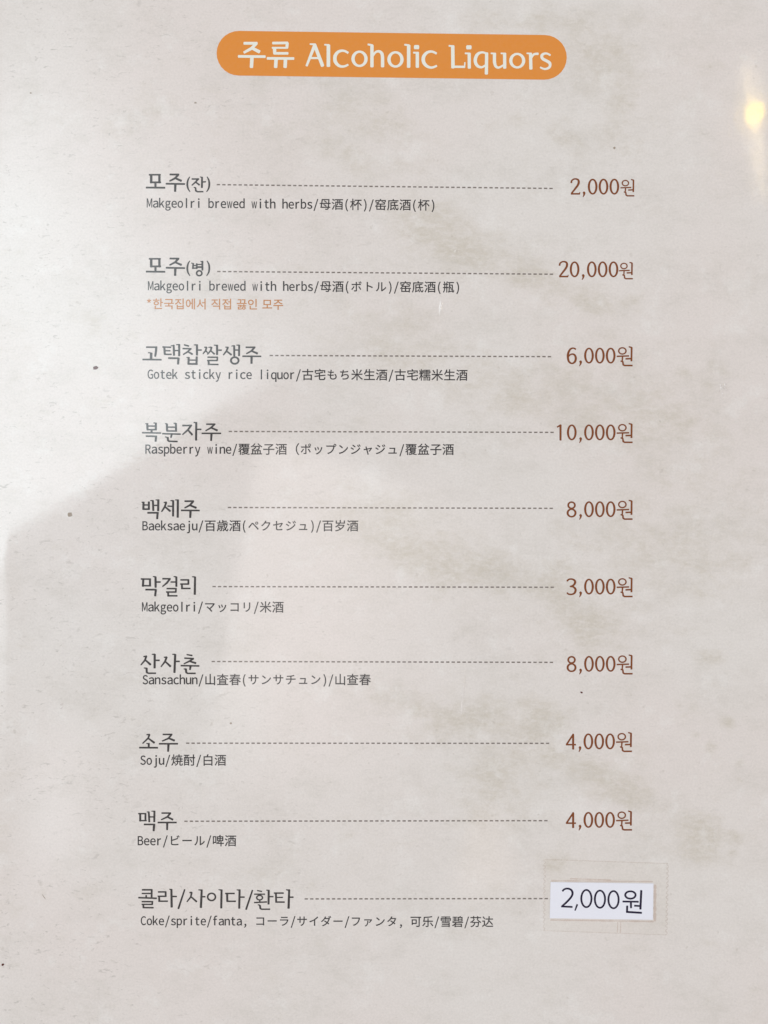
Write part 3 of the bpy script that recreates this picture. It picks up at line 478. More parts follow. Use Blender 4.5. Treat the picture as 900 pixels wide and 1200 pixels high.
STAINS = [  # cx, cy, rx, ry, degrees, strength
    (640, 25, 85, 14, 0, .55), (706, 70, 45, 26, 20, .75), (722, 125, 22, 45, 5, .6), (655, 155, 55, 14, 10, .45),
    (425, 130, 55, 26, 35, .6), (410, 180, 70, 18, 20, .55), (470, 215, 60, 14, 25, .35), (815, 95, 20, 30, 0, .3),
    (505, 268, 38, 24, 20, .95), (548, 296, 60, 18, 18, 1.0), (630, 325, 50, 14, 20, .85), (690, 352, 28, 12, 20, .75), (740, 355, 12, 7, 0, .6),
    (470, 405, 60, 26, 5, .65), (415, 395, 40, 18, 0, .45), (600, 460, 70, 22, 15, .7), (680, 470, 60, 30, 10, .75), (770, 490, 50, 40, 0, .7), (790, 555, 45, 30, 0, .5),
    (700, 440, 60, 20, 0, .45), (440, 620, 50, 26, 20, .75), (500, 650, 60, 24, 25, .9), (560, 668, 60, 18, 15, .9), (650, 690, 45, 20, 20, .85),
    (690, 735, 35, 22, 35, .85), (780, 640, 90, 50, 0, .6), (640, 720, 20, 12, 0, .5), (830, 770, 16, 6, 0, .8), (480, 825, 50, 12, 10, .7),
    (560, 845, 60, 20, 5, .9), (630, 845, 28, 20, 20, 1.0), (590, 905, 42, 40, 10, .75), (650, 885, 22, 12, 30, .9), (695, 905, 36, 14, 20, .95),
    (735, 930, 38, 12, 10, .95), (560, 945, 30, 16, 0, .5), (822, 985, 26, 22, 0, .9), (833, 996, 8, 7, 0, .9), (860, 982, 9, 7, 0, .9), (858, 998, 8, 4, 0, .8),
    (853, 847, 6, 5, 0, 1.0), (868, 893, 5, 4, 0, .9), (867, 914, 4, 3, 0, .9), (833, 875, 5, 5, 0, .9), (795, 825, 4, 4, 0, .7), (815, 862, 4, 3, 0, .7),
    (345, 1005, 30, 10, -10, .45), (395, 975, 40, 16, 0, .25), (110, 385, 34, 10, 20, .5), (70, 360, 25, 10, 20, .35), (170, 130, 60, 16, -15, .35),
    (290, 340, 60, 22, 10, .25), (300, 90, 30, 10, 0, .25), (835, 1108, 20, 5, 0, .4), (545, 1085, 26, 8, 0, .4), (115, 470, 16, 4, 0, .4),
    (90, 1040, 40, 16, 0, .25), (290, 1035, 40, 20, 0, .25), (650, 1013, 12, 8, -30, .95), (10, 420, 18, 60, 0, .35), (6, 1010, 10, 60, 0, .35),
    (800, 435, 8, 5, 0, .8), (834, 428, 5, 4, 0, .7), (846, 433, 5, 4, 0, .7), (829, 452, 6, 6, 0, .5), (745, 880, 20, 14, 0, .5), (805, 820, 12, 8, 0, .3),
    (905, 1190, 30, 20, 0, .3), (720, 395, 40, 10, 0, .3)]
GX = np.arange(-44, 945, 4.0); GY = np.arange(-46, 1247, 4.0)
nx, ny = len(GX), len(GY)
X, Y = np.meshgrid(GX, GY)
mask = np.zeros_like(X)
for cx, cy, rx, ry, dg, s in STAINS:
    a = math.radians(dg); dx, dy = X - cx, Y - cy
    u = (dx * math.cos(a) + dy * math.sin(a)) / (rx * 1.3); v = (-dx * math.sin(a) + dy * math.cos(a)) / (ry * 1.55)
    mask = np.maximum(mask, s * np.exp(-(u * u + v * v) * .9))
verts = []
for j in range(ny):
    for i in range(nx):
        x, y = GX[i], GY[j]
        verts.append(P(x, y, sag(x, y)))
faces = [[j * nx + i, (j + 1) * nx + i, (j + 1) * nx + i + 1, j * nx + i + 1] for j in range(ny - 1) for i in range(nx - 1)]
rim = [i for i in range(nx)] + [j * nx + nx - 1 for j in range(1, ny)] + [(ny - 1) * nx + i for i in range(nx - 2, -1, -1)] + [j * nx for j in range(ny - 2, 0, -1)]
b0 = len(verts)
for r in rim: verts.append((verts[r][0], verts[r][1], verts[r][2] - .0009))
R = len(rim)
for k in range(R): faces.append([rim[k], rim[(k + 1) % R], b0 + (k + 1) % R, b0 + k])
faces.append([b0 + k for k in range(R)][::-1] if False else [b0 + k for k in range(R)])
page = under(link('page', verts, faces, M_PAPER, menu, True))
at = page.data.attributes.new('stain', 'FLOAT', 'POINT')
vals = np.zeros(len(verts), np.float32); vals[:nx * ny] = mask.ravel(); at.data.foreach_set('value', vals)
# the closed booklet the page belongs to, between page and table
def slab(x0, y0, x1, y1, z0, z1):
    return ([P(x0, y0, z1), P(x1, y0, z1), P(x1, y1, z1), P(x0, y1, z1), P(x0, y0, z0), P(x1, y0, z0), P(x1, y1, z0), P(x0, y1, z0)],
            [[3, 2, 1, 0], [4, 5, 6, 7], [0, 1, 5, 4], [1, 2, 6, 5], [2, 3, 7, 6], [3, 0, 4, 7]])
t = NT('white_page_edges'); t.color((.72, .70, .66)); M_EDGE = t.m
t.l.new(t.math('MULTIPLY', t.noise(3, 2), .5), t.b.inputs['Roughness'])
under(link('page_block', *slab(-30, -46, 930, 1246, T, -.0023), M_EDGE, menu))

# heading banner: a rounded bar, tilted a touch as printed
def pill(x0, x1, y0, y1, hh, n=14):
    ang = math.atan2(y1 - y0, x1 - x0); pts = []
    c, s = math.cos(ang), math.sin(ang)
    L = math.hypot(x1 - x0, y1 - y0)
    for i in range(n + 1):
        a = -math.pi / 2 + math.pi * i / n; pts.append((L + hh * math.cos(a), hh * math.sin(a)))
    for i in range(n + 1):
        a = math.pi / 2 + math.pi * i / n; pts.append((hh * math.cos(a), hh * math.sin(a)))
    return [[(x0 + u * c - v * s, y0 + u * s + v * c) for u, v in pts]]
ban = under(place(pill(280, 638, 62.4, 67.2, 26.2), lambda x, y: (x, y), 'header_banner', M_ORANGE, menu))

def crop(x0, y0, s, dx=0, dy=0):
    return lambda x, y: (x0 + x / s + dx, y0 + y / s + dy)

HEAD_H = ("w=30 143,97 283,97; 275,97,32 225,150,32 143,195,26; 225,147,30 308,188,36; w=28 84,235 368,238; 228,240,38 222,352,36;"
          "w=28 445,95 605,93; 600,93,32 595,148,30; 440,145 603,145; 465,145,36 468,205,34; 458,203,28 608,203; 388,256,28 670,258; 482,262,38 477,352,36; 581,262,38 577,352,36")
HEAD_A = ("80,68,22 24,210,15; 76,68,22 130,211,23; 46,66,10 82,68,13; 45,158,14 108,158; 168,72,24 168,213; 142,70,10 172,72,12;"
          "S 298,124,15 270,110,15 236,115,19 213,142,23 213,180,23 236,208,19 268,214,15 298,202,14; O 373,163,43,47,22,15; 455,74,22 455,216; 428,68,12 460,74,13;"
          "S 458,150,12 478,120,14 503,114,17 521,130,21 525,160,22; 525,160,22 525,216; O 610,167,43,47,22,15; 697,74,23 697,219; 670,70,12 700,74,13;"
          "754,120,22 754,219; 728,122,12 757,124,12; 736,86,28 762,86; S 880,128,15 850,115,15 818,122,19 795,150,23 796,186,23 818,212,19 850,221,15 882,209,14")
HEAD_B = ("90,80,24 92,230; 64,80,12 98,82,12; 84,222,16 172,223; 170,228,9 173,192,9; 202,130,22 203,232; 174,131,12 206,132,12; 186,90,28 214,90;"
          "S 328,136,14 292,124,14 258,138,21 243,178,23 256,214,20 288,226,15 320,206,13; 321,128,22 319,272; 374,130,22 374,190; S 374,188,22 382,218,19 404,228,15 440,208,12; 443,130,22 444,232; 350,131,11 378,132; 418,131,11 446,132;"
          "O 529,181,44,46,22,15; 619,130,22 622,238; 594,131,11 622,132; S 624,165,12 642,138,15 672,134,17; S 754,144,13 726,131,14 698,142,19 700,166,20 728,182,20 751,198,20 748,226,17 716,238,14 686,226,12")
place(parse(HEAD_H), crop(270, 40, 9), 'lettering', M_CREAM, ban, 2 * INK, 'white heading in Korean reading 주류')
place(parse(HEAD_A), crop(355, 40, 5.625), 'lettering', M_CREAM, ban, 2 * INK, 'white heading word reading Alcoholic')
place(parse(HEAD_B), crop(515, 40, 5.806), 'lettering', M_CREAM, ban, 2 * INK, 'white heading word reading Liquors')

# drink names, traced pen stroke by pen stroke
MO = "w=18 97,98 232,98; 122,98,28 122,195; 218,98,26 218,195; w=20 110,187 235,187; 172,190,24 172,245; w=20 62,248 284,250"
JU = "w=20 340,95 448,95; 440,97,24 400,140,22 337,172,18; 397,135,20 476,170,26; w=20 295,203 516,207; 405,210,28 402,295,24"
LP = "S 574,122,10 553,160,18 545,210,21 553,258,18 577,298,10"
RP = "S 776,122,10 797,160,18 803,210,21 795,258,18 771,298,10"
JAN = "w=17 598,148 682,148; 672,150,20 640,185,18 598,222,14; 640,182,16 688,218,20; 718,125,20 716,250,22; 695,123,11 722,130,15; w=16 725,183 762,180; 622,245,11 642,252,17 645,286,20 665,297,16 732,296,16"
BY = "615,135,20 610,200,20; 592,132,11 618,140,13; 655,138,20 655,200; w=14 610,162 655,162; w=16 605,192 660,192; 722,110,22 722,217; 700,112,11 722,118,13; w=13 660,150 720,148; 660,180 720,180; O 685,252,31,29,19,18"
NAMES = [
    ((165, 195, 10), '모주(잔)', MO + ';' + JU + ';' + LP + ';' + JAN + ';' + RP),
    ((165, 293.5, 10), '모주(병)', MO + ';' + JU + ';' + LP + ';' + RP, BY),
    ((162, 395, 11.84), '고택찹쌀생주',
     "w=21 110,140 262,140; 250,142,30 246,200,30 235,270,25; 180,220,34 178,300; 137,216,13 178,222,18; w=22 60,311 322,314;"
     "w=20 337,137 455,142; 362,140,28 368,240; 368,190,18 445,190; 362,240,20 462,240; 492,110,26 497,255,28; 452,120,12 490,120,18; 568,100,28 568,262; 527,106,13 565,104,18; 495,187,18 568,187; 418,292,24 568,295; 560,295,30 552,377,28;"
     "637,108,20 702,125,22; 617,160,20 738,163; 725,165,24 685,205,22 624,243,18; 685,200,20 753,239,26; 815,105,28 815,252; 774,107,13 812,110,20; 820,180,20 878,180; 700,280,28 697,376; 670,282,12 700,286,16; 812,272,28 808,376; 700,320,18 810,320; 687,372,24 822,374;"
     "915,142,14 948,140,18; 949,140,24 934,190,22 899,232,16; 937,185,18 964,222,17; 974,142,13 1014,140,18; 1018,140,26 1004,190,22 960,240,18; 1004,188,18 1059,237,24; 1094,110,28 1094,245; 1049,112,13 1092,115,18; 1099,182,20 1157,182;"
     "963,280,20 1104,280; 1098,280,22 1096,325; 958,325,20 1100,325; 975,325,26 979,375; 966,379,20 1112,381;"
     "1209,140,14 1249,142,18; 1246,140,26 1224,195,24 1180,249,18; 1226,195,20 1293,247,26; 1331,118,26 1333,262; 1294,125,12 1330,120,18; 1401,110,26 1399,260; 1363,112,13 1399,112,18; 1334,180,18 1400,180; O 1339,325,53,46,26,24;"
     "1493,142,21 1624,142; 1612,145,26 1568,195,24 1500,231,18; 1566,190,22 1656,229,28; 1447,266,21 1705,268; 1573,270,31 1571,367,28"),
    ((162, 488, 8.571), '복분자주',
     "w=20 91,70 93,135; 72,72,10 92,75,13; 177,65,20 177,135; 154,65,10 176,68,13; w=14 92,97 177,97; w=15 86,133 184,133; 134,135,20 134,163; w=15 40,163 228,167; w=16 78,198 187,200; 179,202,22 174,252,19;"
     "288,75,20 290,150; 270,72,10 288,75,13; 378,68,20 380,150; 356,68,10 378,70,13; 290,108,14 380,108; 286,146,15 388,147; 242,173,15 426,178; 336,178,20 329,213,16; 269,205,10 288,210,13; 296,208,20 298,238,20 309,250,16 395,252,15;"
     "444,92,16 538,90; 529,92,20 499,135,18 444,183,13; 496,133,15 543,184,20; 583,58,20 581,240; 557,60,10 582,63,14; 588,130,15 633,130;"
     "684,78,15 774,78; 766,80,18 729,115,17 677,144,12; 729,112,15 795,141,20; 639,170,15 831,170; 736,172,22 732,244,18"),
    ((160, 578, 11.25), '백세주',
     "92,115,28 90,215; 67,118,12 92,120,18; 163,112,26 163,215; 92,155,18 163,155; 84,210,22 170,210; 215,95,26 222,230; 182,97,12 212,98,18; 288,85,28 285,233; 252,88,12 288,90,18; 220,160,18 286,160; 145,258,22 290,258; 278,262,28 272,338,26;"
     "360,123,14 395,118,20; 392,120,26 372,180,24 330,243,18; 374,178,20 446,238,26; 410,170,18 480,173; 483,95,26 482,303; 447,98,12 480,98,18; 545,85,28 543,318; 510,88,12 545,90,18;"
     "635,105,22 756,105; 748,108,26 700,160,24 634,194,18; 698,156,22 788,193,28; 588,226,21 830,228; 712,230,30 708,322,26"),
    ((160, 668, 11.25), '막걸리',
     "58,118,20 190,120; 90,120,28 84,216; 178,120,26 178,212; 76,206,20 190,208; 250,90,28 252,230; 217,86,12 250,90,20; 255,158,20 316,158; 118,258,22 262,260; 255,262,28 245,343,26;"
     "342,115,20 448,115; 440,118,26 400,170,24 342,218,16; 450,158,18 515,158; 525,90,26 525,218; 490,86,12 525,90,18; 398,245,20 528,245; 520,245,22 518,290; 392,290,20 525,290; 416,290,24 418,340; 408,340,20 538,340;"
     "580,130,20 692,130; 684,130,24 684,188; 577,185,20 690,185; 598,185,24 600,240; 590,243,20 710,243; 772,90,26 768,322,28; 734,88,12 770,92,20"),
    ((160, 758, 11.25), '산사춘',
     "92,130,16 135,122,20; 130,122,26 112,175,24 57,240,16; 115,173,20 186,236,28; 240,98,28 238,280; 202,98,12 240,98,20; 245,178,20 303,178; 97,278,12 130,282,20; 132,280,28 135,335,26 155,348,20 256,348,20;"
     "362,138,16 400,135,20; 398,135,26 375,195,24 322,263,16; 378,193,20 450,260,28; 510,98,28 500,340; 472,98,12 508,100,20; 515,192,20 568,192;"
     "662,102,16 735,115,20; 632,149,20 755,155; 750,155,24 695,190,22 624,224,16; 695,188,20 783,216,26; 584,248,20 826,252; 712,255,28 705,303,22; 622,292,12 648,292,18; 650,290,26 655,335,26 672,350,20 778,350,20"),
    ((158, 852, 15), '소주',
     "207,133,22 262,130,24; 258,130,32 235,195,30 137,288,22; 240,200,26 345,278,36; 245,285,34 245,350; 204,288,16 245,290,20; 80,362,29 403,364;"
     "492,130,26 658,130; 645,135,32 590,200,30 482,246,24; 590,195,28 698,238,36; 427,294,28 756,294; 592,300,40 585,430,32"),
    ((158, 942, 15), '맥주',
     "62,172,24 200,172; 95,172,34 95,305; 187,172,32 187,300; 80,295,24 207,295; 245,140,32 255,318; 212,143,14 250,142,22; 345,125,34 342,318; 292,128,14 345,130,22; 250,230,22 345,230; 162,362,28 355,362; 340,362,40 330,476,34;"
     "472,162,26 635,162; 625,165,32 570,230,30 464,279,22; 570,228,28 670,278,34; 404,328,28 733,328; 570,335,38 568,458,30"),
    ((158, 1034, 9.375), '콜라/사이다/환타',
     "80,82,17 192,82; 186,82,20 184,165; 78,122,15 185,122; 125,142,18 125,170; 40,168,17 240,175; 78,212,16 200,212; 192,212,18 192,242; 76,242,15 197,242; 93,242,20 95,277; 87,277,16 205,279;"
     "256,105,16 345,105; 339,105,20 339,155; 253,153,16 346,153; 268,153,20 268,205; 260,207,16 362,207; 402,75,22 405,273,24; 379,75,10 402,80,16; 410,155,16 460,155; 548,78,16 478,290,20;"
     "602,112,14 628,110,16; 625,110,20 615,160,18 572,214,13; 615,156,15 680,213,20; 735,80,22 726,278,24; 699,82,10 733,85,16; 740,158,16 774,158; O 843,160,43,40,18,17;"
     "953.2,80,22 949.2,283; 920,80,10 951,85,16; 994,122,16 1096,122; 1014,122,22 1016,208; 1009,208,16 1109,208; 1151,80,22 1147,286; 1120,82,10 1149,86,16; 1153,162,16 1205,162; 1293,85,16 1222,298,20;"
     "1344,90,12 1396,100,14; 1312,130,14 1430,130; O 1371,168,32,25,16,14; 1373,195,16 1373,220; 1312,222,15 1451,215; 1471,85,22 1469,240; 1444,85,10 1471,88,14; 1473,157,15 1522,157; 1352,246,10 1372,250,15; 1374,252,20 1379,285,20 1391,295,15 1485,295,15;"
     "1530,118,16 1635,118; 1550,118,20 1553,215; 1553,166,13 1626,165; 1545,216,16 1645,217; 1696,80,22 1689,286,24; 1662,81,10 1693,86,16; 1699,163,16 1742,163"),
]
for row in NAMES:
    (x0, y0, s), name = row[0], row[1]
    polys = parse(row[2], 1.07)
    f = crop(x0, y0, s)
    if len(row) > 3:
        polys = [p for p in polys]; extra = parse(row[3], 1.05)
        polys += [[(x, y + 15) for x, y in p] for p in extra]
    under(place(polys, f, 'item_name', M_DARK, menu, INK, 'dark grey drink name reading ' + name))

LINES = [
    ("Makgeolri brewed with herbs/母酒(杯)/窑底酒(杯)", 171.6, 511, 237.9, 240.6),
    ("Makgeolri brewed with herbs/母酒(ボトル)/窑底酒(瓶)", 173, 540, 334.9, 336.7),
    ("Gotek sticky rice liquor/古宅もち米生酒/古宅糯米生酒", 172.6, 548.5, 438.6, 439.8),
    ("Raspberry wine/覆盆子酒（ポップンジャジュ/覆盆子酒", 170, 532.5, 526.3, 526.9),
    ("Baeksaeju/百歳酒(ペクセジュ)/百岁酒", 166.5, 420.5, 616.2, 616.3),
    ("Makgeolri/マッコリ/米酒", 166, 333, 711.2, 711.6),
    ("Sansachun/山査春(サンサチュン)/山查春", 166.6, 435, 796.6, 796.6),
    ("Soju/焼酎/白酒", 164, 265.5, 890.9, 890.9),
    ("Beer/ビール/啤酒", 161, 277.5, 985.2, 985.4),
    ("Coke/sprite/fanta, コーラ/サイダー/ファンタ, 可乐/雪碧/芬达", 164.6, 578.5, 1079.0, 1080.4),
]
for s, a, b, c, d in LINES:
    under(text_line(s, a, b, c, d, 'translation', M_SMALL, menu, 'small dark print reading ' + s))
under(text_line("*한국집에서 직접 끓인 모주", 171.5, 333, 356.2, 357.0, 'note', M_NOTE, menu,
                'small orange note reading *한국집에서 직접 끓인 모주', mono=False, em=13.98))

DASH = [(254, 650, 216.4, 220.9), (254.5, 649, 318.2, 321.4), (316, 650, 416.6, 418.0), (268, 649, 505.6, 506.7), (267, 650, 594.7, 595.7),
        (249, 650, 687.4, 688.2), (248, 650, 775.2, 776.2), (218, 646, 870.9, 871.1), (216, 646, 962.4, 961.7), (357, 649, 1053.4, 1053.0)]
for x0, x1, y0, y1 in DASH:
    vs, fs = [], []; x = x0
    while x + 3.4 < x1 + .5:
        y = y0 + (y1 - y0) * (x - x0) / (x1 - x0); h = .78
        k = len(vs)
        vs += [P(x, y + h, INK), P(x + 3.9, y + h, INK), P(x + 3.9, y - h, INK), P(x, y - h, INK)]
        fs.append([k, k + 1, k + 2, k + 3]); x += 6.39
    under(link('dotted_line', vs, fs, M_DASH, menu))

# prices: digits traced in a grid 8.18 times finer than the layout, zero at x = 0, baseline y = 0
D = {
    '0': "O 0,-75,36.5,69,17.5,13",
    '2': "S -40,-112,15 -34,-134,13 -8,-149,12 24,-142,15 32,-118,18 22,-88,17 -8,-48,15 -38,-10,13; -42,-6,13 40,-6; 38,-2,10 43,-22,7",
    '3': "S -45,-128,14 -28,-144,13 2,-147,13 27,-134,16 32,-112,18 14,-86,15 -17,-75,12; S -17,-76,12 16,-72,14 37,-46,18 27,-14,16 0,-1,13 -30,-3,13 -46,-16,12",
    '4': "22,-146,14 -44,-46,14; -49,-44,13 44,-44; 19,-142,17 19,0",
    '6': "S 38,-136,14 14,-147,12 -14,-136,15 -34,-98,18 -37,-56,18 -26,-16,16 2,0,13 28,-14,17 39,-46,18 30,-78,16 6,-90,13 -20,-80,12 -36,-58,11",
    '8': "O -2,-113,32,30,15,13; O -2,-39,38,36,17,13",
    '1': "-4,-148,17 -4,0,17; -36,-126,11 -2,-146,14",
    ',': "-4,-22,18 4,-14,20 2,4,13 -9,25,6",
    'W': "O 690,108,35,30,12,11; 637,160,12 753,156; 692,160,13 689,203,11; 722,184,13 782,182; 779,74,15 777,205; 752,68,10 780,76,13; 674,205,11 694,211,13 698,240,14 712,248,13 786,248,13",
}
def shift(polys, dx, dy, s=1): return [[(x * s + dx, y * s + dy) for x, y in p] for p in polys]
DP = {k: parse(v, 1.2) for k, v in D.items()}
PRICES = [  # text, zero columns' first centre, baseline, place of the unit sign
    ("2,000", 694.5, 227.9, (657, 82, .87, 200)), ("20,000", 693.5, 324.8, (645.7, 75, .87, 298)), ("6,000", 690.2, 425.9, None),
    ("10,000", 690.2, 515.9, None), ("8,000", 690.2, 605.9, None), ("3,000", 690.2, 696.6, None), ("8,000", 690.2, 787.1, None),
    ("4,000", 689.5, 878.0, None), ("4,000", 689.5, 970.0, None)]
for s, zx, by, won in PRICES:
    k = 8.18; polys = []
    head, tail = s.split(',')
    for i, c in enumerate(tail): polys += shift(DP[c], i * 104, 0)
    polys += shift(DP[','], -82 if won is None else -84, 0)
    for i, c in enumerate(reversed(head)): polys += shift(DP[c], -165 - i * 104, 0)
    polys = [[(zx + x / k, by + y / k) for x, y in p] for p in polys]
    if won is None:
        polys += [[(zx + (x - 370) / k, by + (y - 228) / k) for x, y in p] for p in DP['W']]
    else:
        ax, ay, sc, yb = won
        polys += [[(645 + ((x - 635) * sc + (671 if ax > 650 else 657)) / k, yb + ((y - 65) * sc + ay) / k) for x, y in p] for p in DP['W']]
    under(place(polys, lambda x, y: (x, y), 'price', M_BROWN, menu, INK, 'brown price reading ' + s + '원'))

# little spots and dents in the laminate
def blob(name, x, y, rx, ry, mat, deg=0, label=None, lift=INK):
    pts = []
    for i in range(12):
        a = i * math.pi / 6; r = random.uniform(.8, 1.1); u, v = rx * r * math.cos(a), ry * r * math.sin(a)
        c, s = math.cos(math.radians(deg)), math.sin(math.radians(deg))
        pts.append((x + u * c - v * s, y + u * s + v * c))
    under(place([pts], lambda a, b: (a, b), name, mat, menu, lift, label))
blob('printed_spot', 112, 431, 3.4, 2.0, M_SPECK, -15, 'dark red spot')
blob('printed_spot', 681.5, 811.5, 1.7, 1.1, M_SPECK, 20)
blob('printed_spot', 720, 173.5, 1.5, 1.5, M_SPECK2, 0)
blob('printed_spot', 270.5, 847.5, 1.5, 1.2, M_SPECK2, 0)
blob('printed_spot', 82, 603, 3.2, 2.8, M_SPECK2, 0)
blob('printed_spot', 3.2, 1130.5, 1.9, 1.4, M_SPECK, -30)
blob('printed_spot', 36, 109, 1.2, .9, M_SPECK2, 0)
blob('printed_spot', 51.5, 1051, 4.2, .45, M_SPECK2, 55)
blob('printed_spot', 229, 120.5, 1.6, 1.0, M_SPECK2, 0)

def dome(x, y, rx, ry, h, deg=0, rough=.25, smooth=True):
    """a blister in the film, a few layout units wide"""
    vs, fs = [], []; n, m = 20, 7
    c, s = math.cos(math.radians(deg)), math.sin(math.radians(deg))
    vs.append(P(x, y, INK * .5 + h * K))
    for j in range(1, m + 1):
        r = j / m
        for i in range(n):
            a = 2 * math.pi * i / n; u, v = rx * r * math.cos(a), ry * r * math.sin(a)
            z = h * (math.cos(math.pi * r) + 1) / 2 * (1 + rough * (random.random() - .5) * (0 if j == m else 1))
            vs.append(P(x + u * c - v * s, y + u * s + v * c, INK * (.5 if j < m else .2) + z * K))
    for i in range(n): fs.append([0, 1 + (i + 1) % n, 1 + i])
    for j in range(m - 1):
        for i in range(n):
            a, b = 1 + j * n + i, 1 + j * n + (i + 1) % n
            fs.append([a, b, b + n, a + n])
    o = link('film_blister', vs, fs, M_PAPER, menu, smooth)
    i, j = int(round((x + 44) / 4)), int(round((y + 46) / 4))
    at = o.data.attributes.new('stain', 'FLOAT', 'POINT'); at.data.foreach_set('value', [float(mask[j, i])] * len(vs))
    return o
for a in ((848, 455, 6, 4.5, 1.4, 20, .6, True), (845, 452, 3, 2, .8, 50, .3, True), (850, 451, 2, 3, .6, 10, .3, True), (843, 458, 2, 1.5, .5, 0, .3, True), (852, 457, 2.4, 1.6, .6, -30, .3, True), (847, 461, 1.6, 3, .5, 0, .3, True), (535, 294, 3.4, 2.6, .7, 0, .6, True), (517, 360, 3, 15, .5, 3, .5, True), (72, 825, 2.2, 1.8, 1.0, 0, .2, True),
          (72, 829.5, 2.0, 1.6, .9, 0, .2, True), (543, 812, 1.4, 26, .25, 6, .3, True), (44, 23, 1.4, 1.4, .6, 0, .3, True), (549, 499, 1.3, 2.8, .4, 0, .3, True), (858, 572, 1.3, 3.4, .4, 15, .3, True), (815, 523, 1.3, 2, .4, 0, .3, True)):
    under(dome(*a))


# ------------------------------------------------------------------ the stuck-on price label
t = NT('white_office_paper')
t.color(t.mix(t.noise(14, 4, .6, 700), (.81, .83, .94), (.84, .86, .95)))
t.b.inputs['Roughness'].default_value = .6; t.b.inputs['Specular IOR Level'].default_value = .2
M_LABEL = t.m
t = NT('black_print_on_label'); t.color((.012, .007, .035)); t.b.inputs['Roughness'].default_value = .6; t.b.inputs['Specular IOR Level'].default_value = .1
M_BLACK = t.m
LZ0, LZ1 = .00004, .00016
def corner_slab(c, z0, z1):
    v = [P(*q, z1) for q in c] + [P(*q, z0) for q in c]
    return v, [[3, 2, 1, 0], [4, 5, 6, 7], [0, 1, 5, 4], [1, 2, 6, 5], [2, 3, 7, 6], [3, 0, 4, 7]]
LC = [(645.2, 1033.6), (765.6, 1035.2), (765.0, 1077.6), (644.2, 1075.8)]
llab = P(705, 1055, LZ0)
lab = thing('price_label', 'small white paper label reading 2,000원 taped over the last price', 'label', llab)
v, f = corner_slab(LC, LZ0, LZ1)
link('paper_slip', v, f, M_LABEL, lab, loc=llab)
STK = ("S 98,132,11 110,118,11 136,111,11 166,120,12 179,146,13 170,176,12 136,216,12 94,254,11; w=11 88,256 177,260; 217,240,11 199,289,8;"
       "O 291,192,41.5,70,12,11; O 401,197,41.5,70,12,11; O 511,201,41.5,70,12,11;"
       "O 648,163,42,30,12,11; w=11 586,216 713,218; 652,218,12 653,268; w=11 680,250 735,253; 736,126,13 729,278,13; 622,251,12 620,302; w=12 615,300 739,308")
pp = unite([[(645 + x / 6.923, 1025 + y / 6.923) for x, y in p] for p in parse(STK, 1.35)])
vs = [P(x, y, LZ1 + INK) for x, y in pp[0]]
fs = []
for tr in pp[1]:
    a, b, c = (vs[i] for i in tr[:3])
    fs.append(tr if (b[0] - a[0]) * (c[1] - a[1]) - (b[1] - a[1]) * (c[0] - a[0]) > 0 else tr[::-1])
link('lettering', vs, fs, M_BLACK, lab, loc=llab)

# clear tape: a real film that tents over the label and lies on the page around it
def glass_tape(name, tint, clear):
    m = bpy.data.materials.new(name); m.use_nodes = True; n = m.node_tree.nodes; l = m.node_tree.links
    n.remove(n['Principled BSDF'])
    tr = n.new('ShaderNodeBsdfTransparent'); tr.inputs[0].default_value = (*tint, 1)
    gl = n.new('ShaderNodeBsdfGlossy'); gl.inputs['Roughness'].default_value = .12
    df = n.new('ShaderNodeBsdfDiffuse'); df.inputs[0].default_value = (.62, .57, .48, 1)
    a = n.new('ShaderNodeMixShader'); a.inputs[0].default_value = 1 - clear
    b = n.new('ShaderNodeMixShader')
    l.new(tr.outputs[0], a.inputs[1]); l.new(df.outputs[0], a.inputs[2])
    b.inputs[0].default_value = .02; l.new(a.outputs[0], b.inputs[1]); l.new(gl.outputs[0], b.inputs[2])
    l.new(b.outputs[0], n['Material Output'].inputs[0])
    return m
M_TAPE = glass_tape('clear_tape', (1, .998, .992), .996)
M_TAPE_EDGE = glass_tape('dusty_tape_edge', (.96, .94, .93), .93)
ltape = P(710, 1051, .00003)
tape = thing('clear_tape', 'clear tape with zigzag cut ends holding down the white price label', 'tape', ltape)
def tape_pt(u, v):       # u, v in 0..1 -> layout units
    lft = 638.2 + (637.4 - 638.2) * v; rgt = 782.6 + (780.8 - 782.6) * v
    return lft + (rgt - lft) * u, (1007.0 + 4.8 * u) * (1 - v) + (1090.5 + 5.0 * u) * v
def lab_dist(x, y):      # signed distance outside the label (its corners nearly axis aligned)
    t = (x - 645) / 120
    top = 1033.6 + 1.6 * t; bot = 1075.8 + 1.8 * t
    dx = max(644.6 - x, x - 765.3); dy = max(top - y, y - bot)
    return math.hypot(max(dx, 0), max(dy, 0)) if max(dx, dy) > 0 else max(dx, dy)
def tz(x, y):
    d = lab_dist(x, y); s = min(1, max(0, 1 - d / 3.2))
    ridge = .00005 * math.exp(-((x - 725.5) / 1.0) ** 2) * (1 if y > 1062 else .35)
    return .00005 + .00016 * (s * s * (3 - 2 * s)) + ridge * (1 if d < 16 else .3)
vs, fs = [], []; nu, nv = 120, 70
for j in range(nv + 1):
    for i in range(nu + 1):
        x, y = tape_pt(i / nu, j / nv)
        zig = .9 * (1 if (j // 2) % 2 else -1)
        if i == 0: x += zig
        if i == nu: x += zig
        vs.append(P(x, y, tz(x, y)))
for j in range(nv):
    for i in range(nu):
        a = j * (nu + 1) + i; fs.append([a, a + nu + 1, a + nu + 2, a + 1])
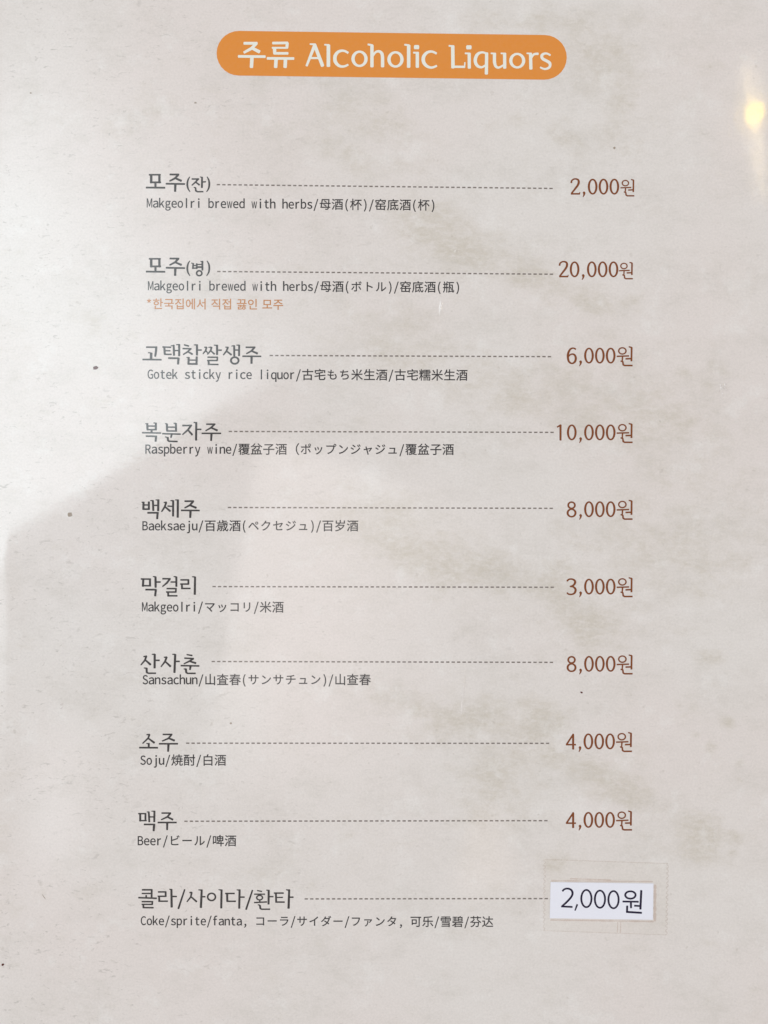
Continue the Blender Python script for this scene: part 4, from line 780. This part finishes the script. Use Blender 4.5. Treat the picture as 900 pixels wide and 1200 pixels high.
link('film', vs, fs, M_TAPE, tape, True, loc=ltape)
def strip(pts, w, z=.00009):
    vs, fs = [], []
    for i, (x, y) in enumerate(pts):
        x2, y2 = pts[min(i + 1, len(pts) - 1)]; x1, y1 = pts[max(i - 1, 0)]
        d = math.hypot(x2 - x1, y2 - y1) or 1; nx_, ny_ = -(y2 - y1) / d * w / 2, (x2 - x1) / d * w / 2
        ww = random.uniform(.5, 1.25); zz = tz(x, y) + .00003
        vs += [P(x + nx_ * ww, y + ny_ * ww, zz), P(x - nx_ * ww, y - ny_ * ww, zz)]
    for i in range(len(pts) - 1): fs.append([2 * i, 2 * i + 1, 2 * i + 3, 2 * i + 2])
    return vs, fs
def edge(pts, w): link('tape_edge', *strip(pts, w), M_TAPE_EDGE, tape, loc=ltape)
def shade_rim(pts, w):
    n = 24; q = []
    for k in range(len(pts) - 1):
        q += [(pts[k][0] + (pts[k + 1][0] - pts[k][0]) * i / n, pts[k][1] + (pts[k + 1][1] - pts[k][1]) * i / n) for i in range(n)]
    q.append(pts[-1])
    link('shade_line', *strip(q, w, 0), M_SHADE, tape, loc=ltape)
M_SHADE = glass_tape('painted_shade_under_tape', (.94, .89, .87), .945)  # shade around the label and the tape slit, painted as brownish strips
shade_rim([(767.6, 1036.5), (767.2, 1079.5)], 3.0)
shade_rim([(646, 1031.9), (765, 1033.0)], 1.6)
shade_rim([(668, 1029.6), (716, 1031.2)], 1.2)
shade_rim([(645, 1078.0), (766, 1079.8)], 1.6)
shade_rim([(723.8, 1080.5), (723.4, 1093.0)], 1.0)
shade_rim([(727.4, 1080.5), (727.0, 1093.5)], 1.1)
edge([tape_pt(i / 60, 0) for i in range(61)], .9)
edge([tape_pt(i / 60, 1) for i in range(61)], .8)
edge([(tape_pt(0, j / 60)[0] + (.9 if (j // 2) % 2 else -.9), tape_pt(0, j / 60)[1]) for j in range(61)], 1.1)
edge([(tape_pt(1, j / 60)[0] + (.9 if (j // 2) % 2 else -.9), tape_pt(1, j / 60)[1]) for j in range(61)], 1.3)
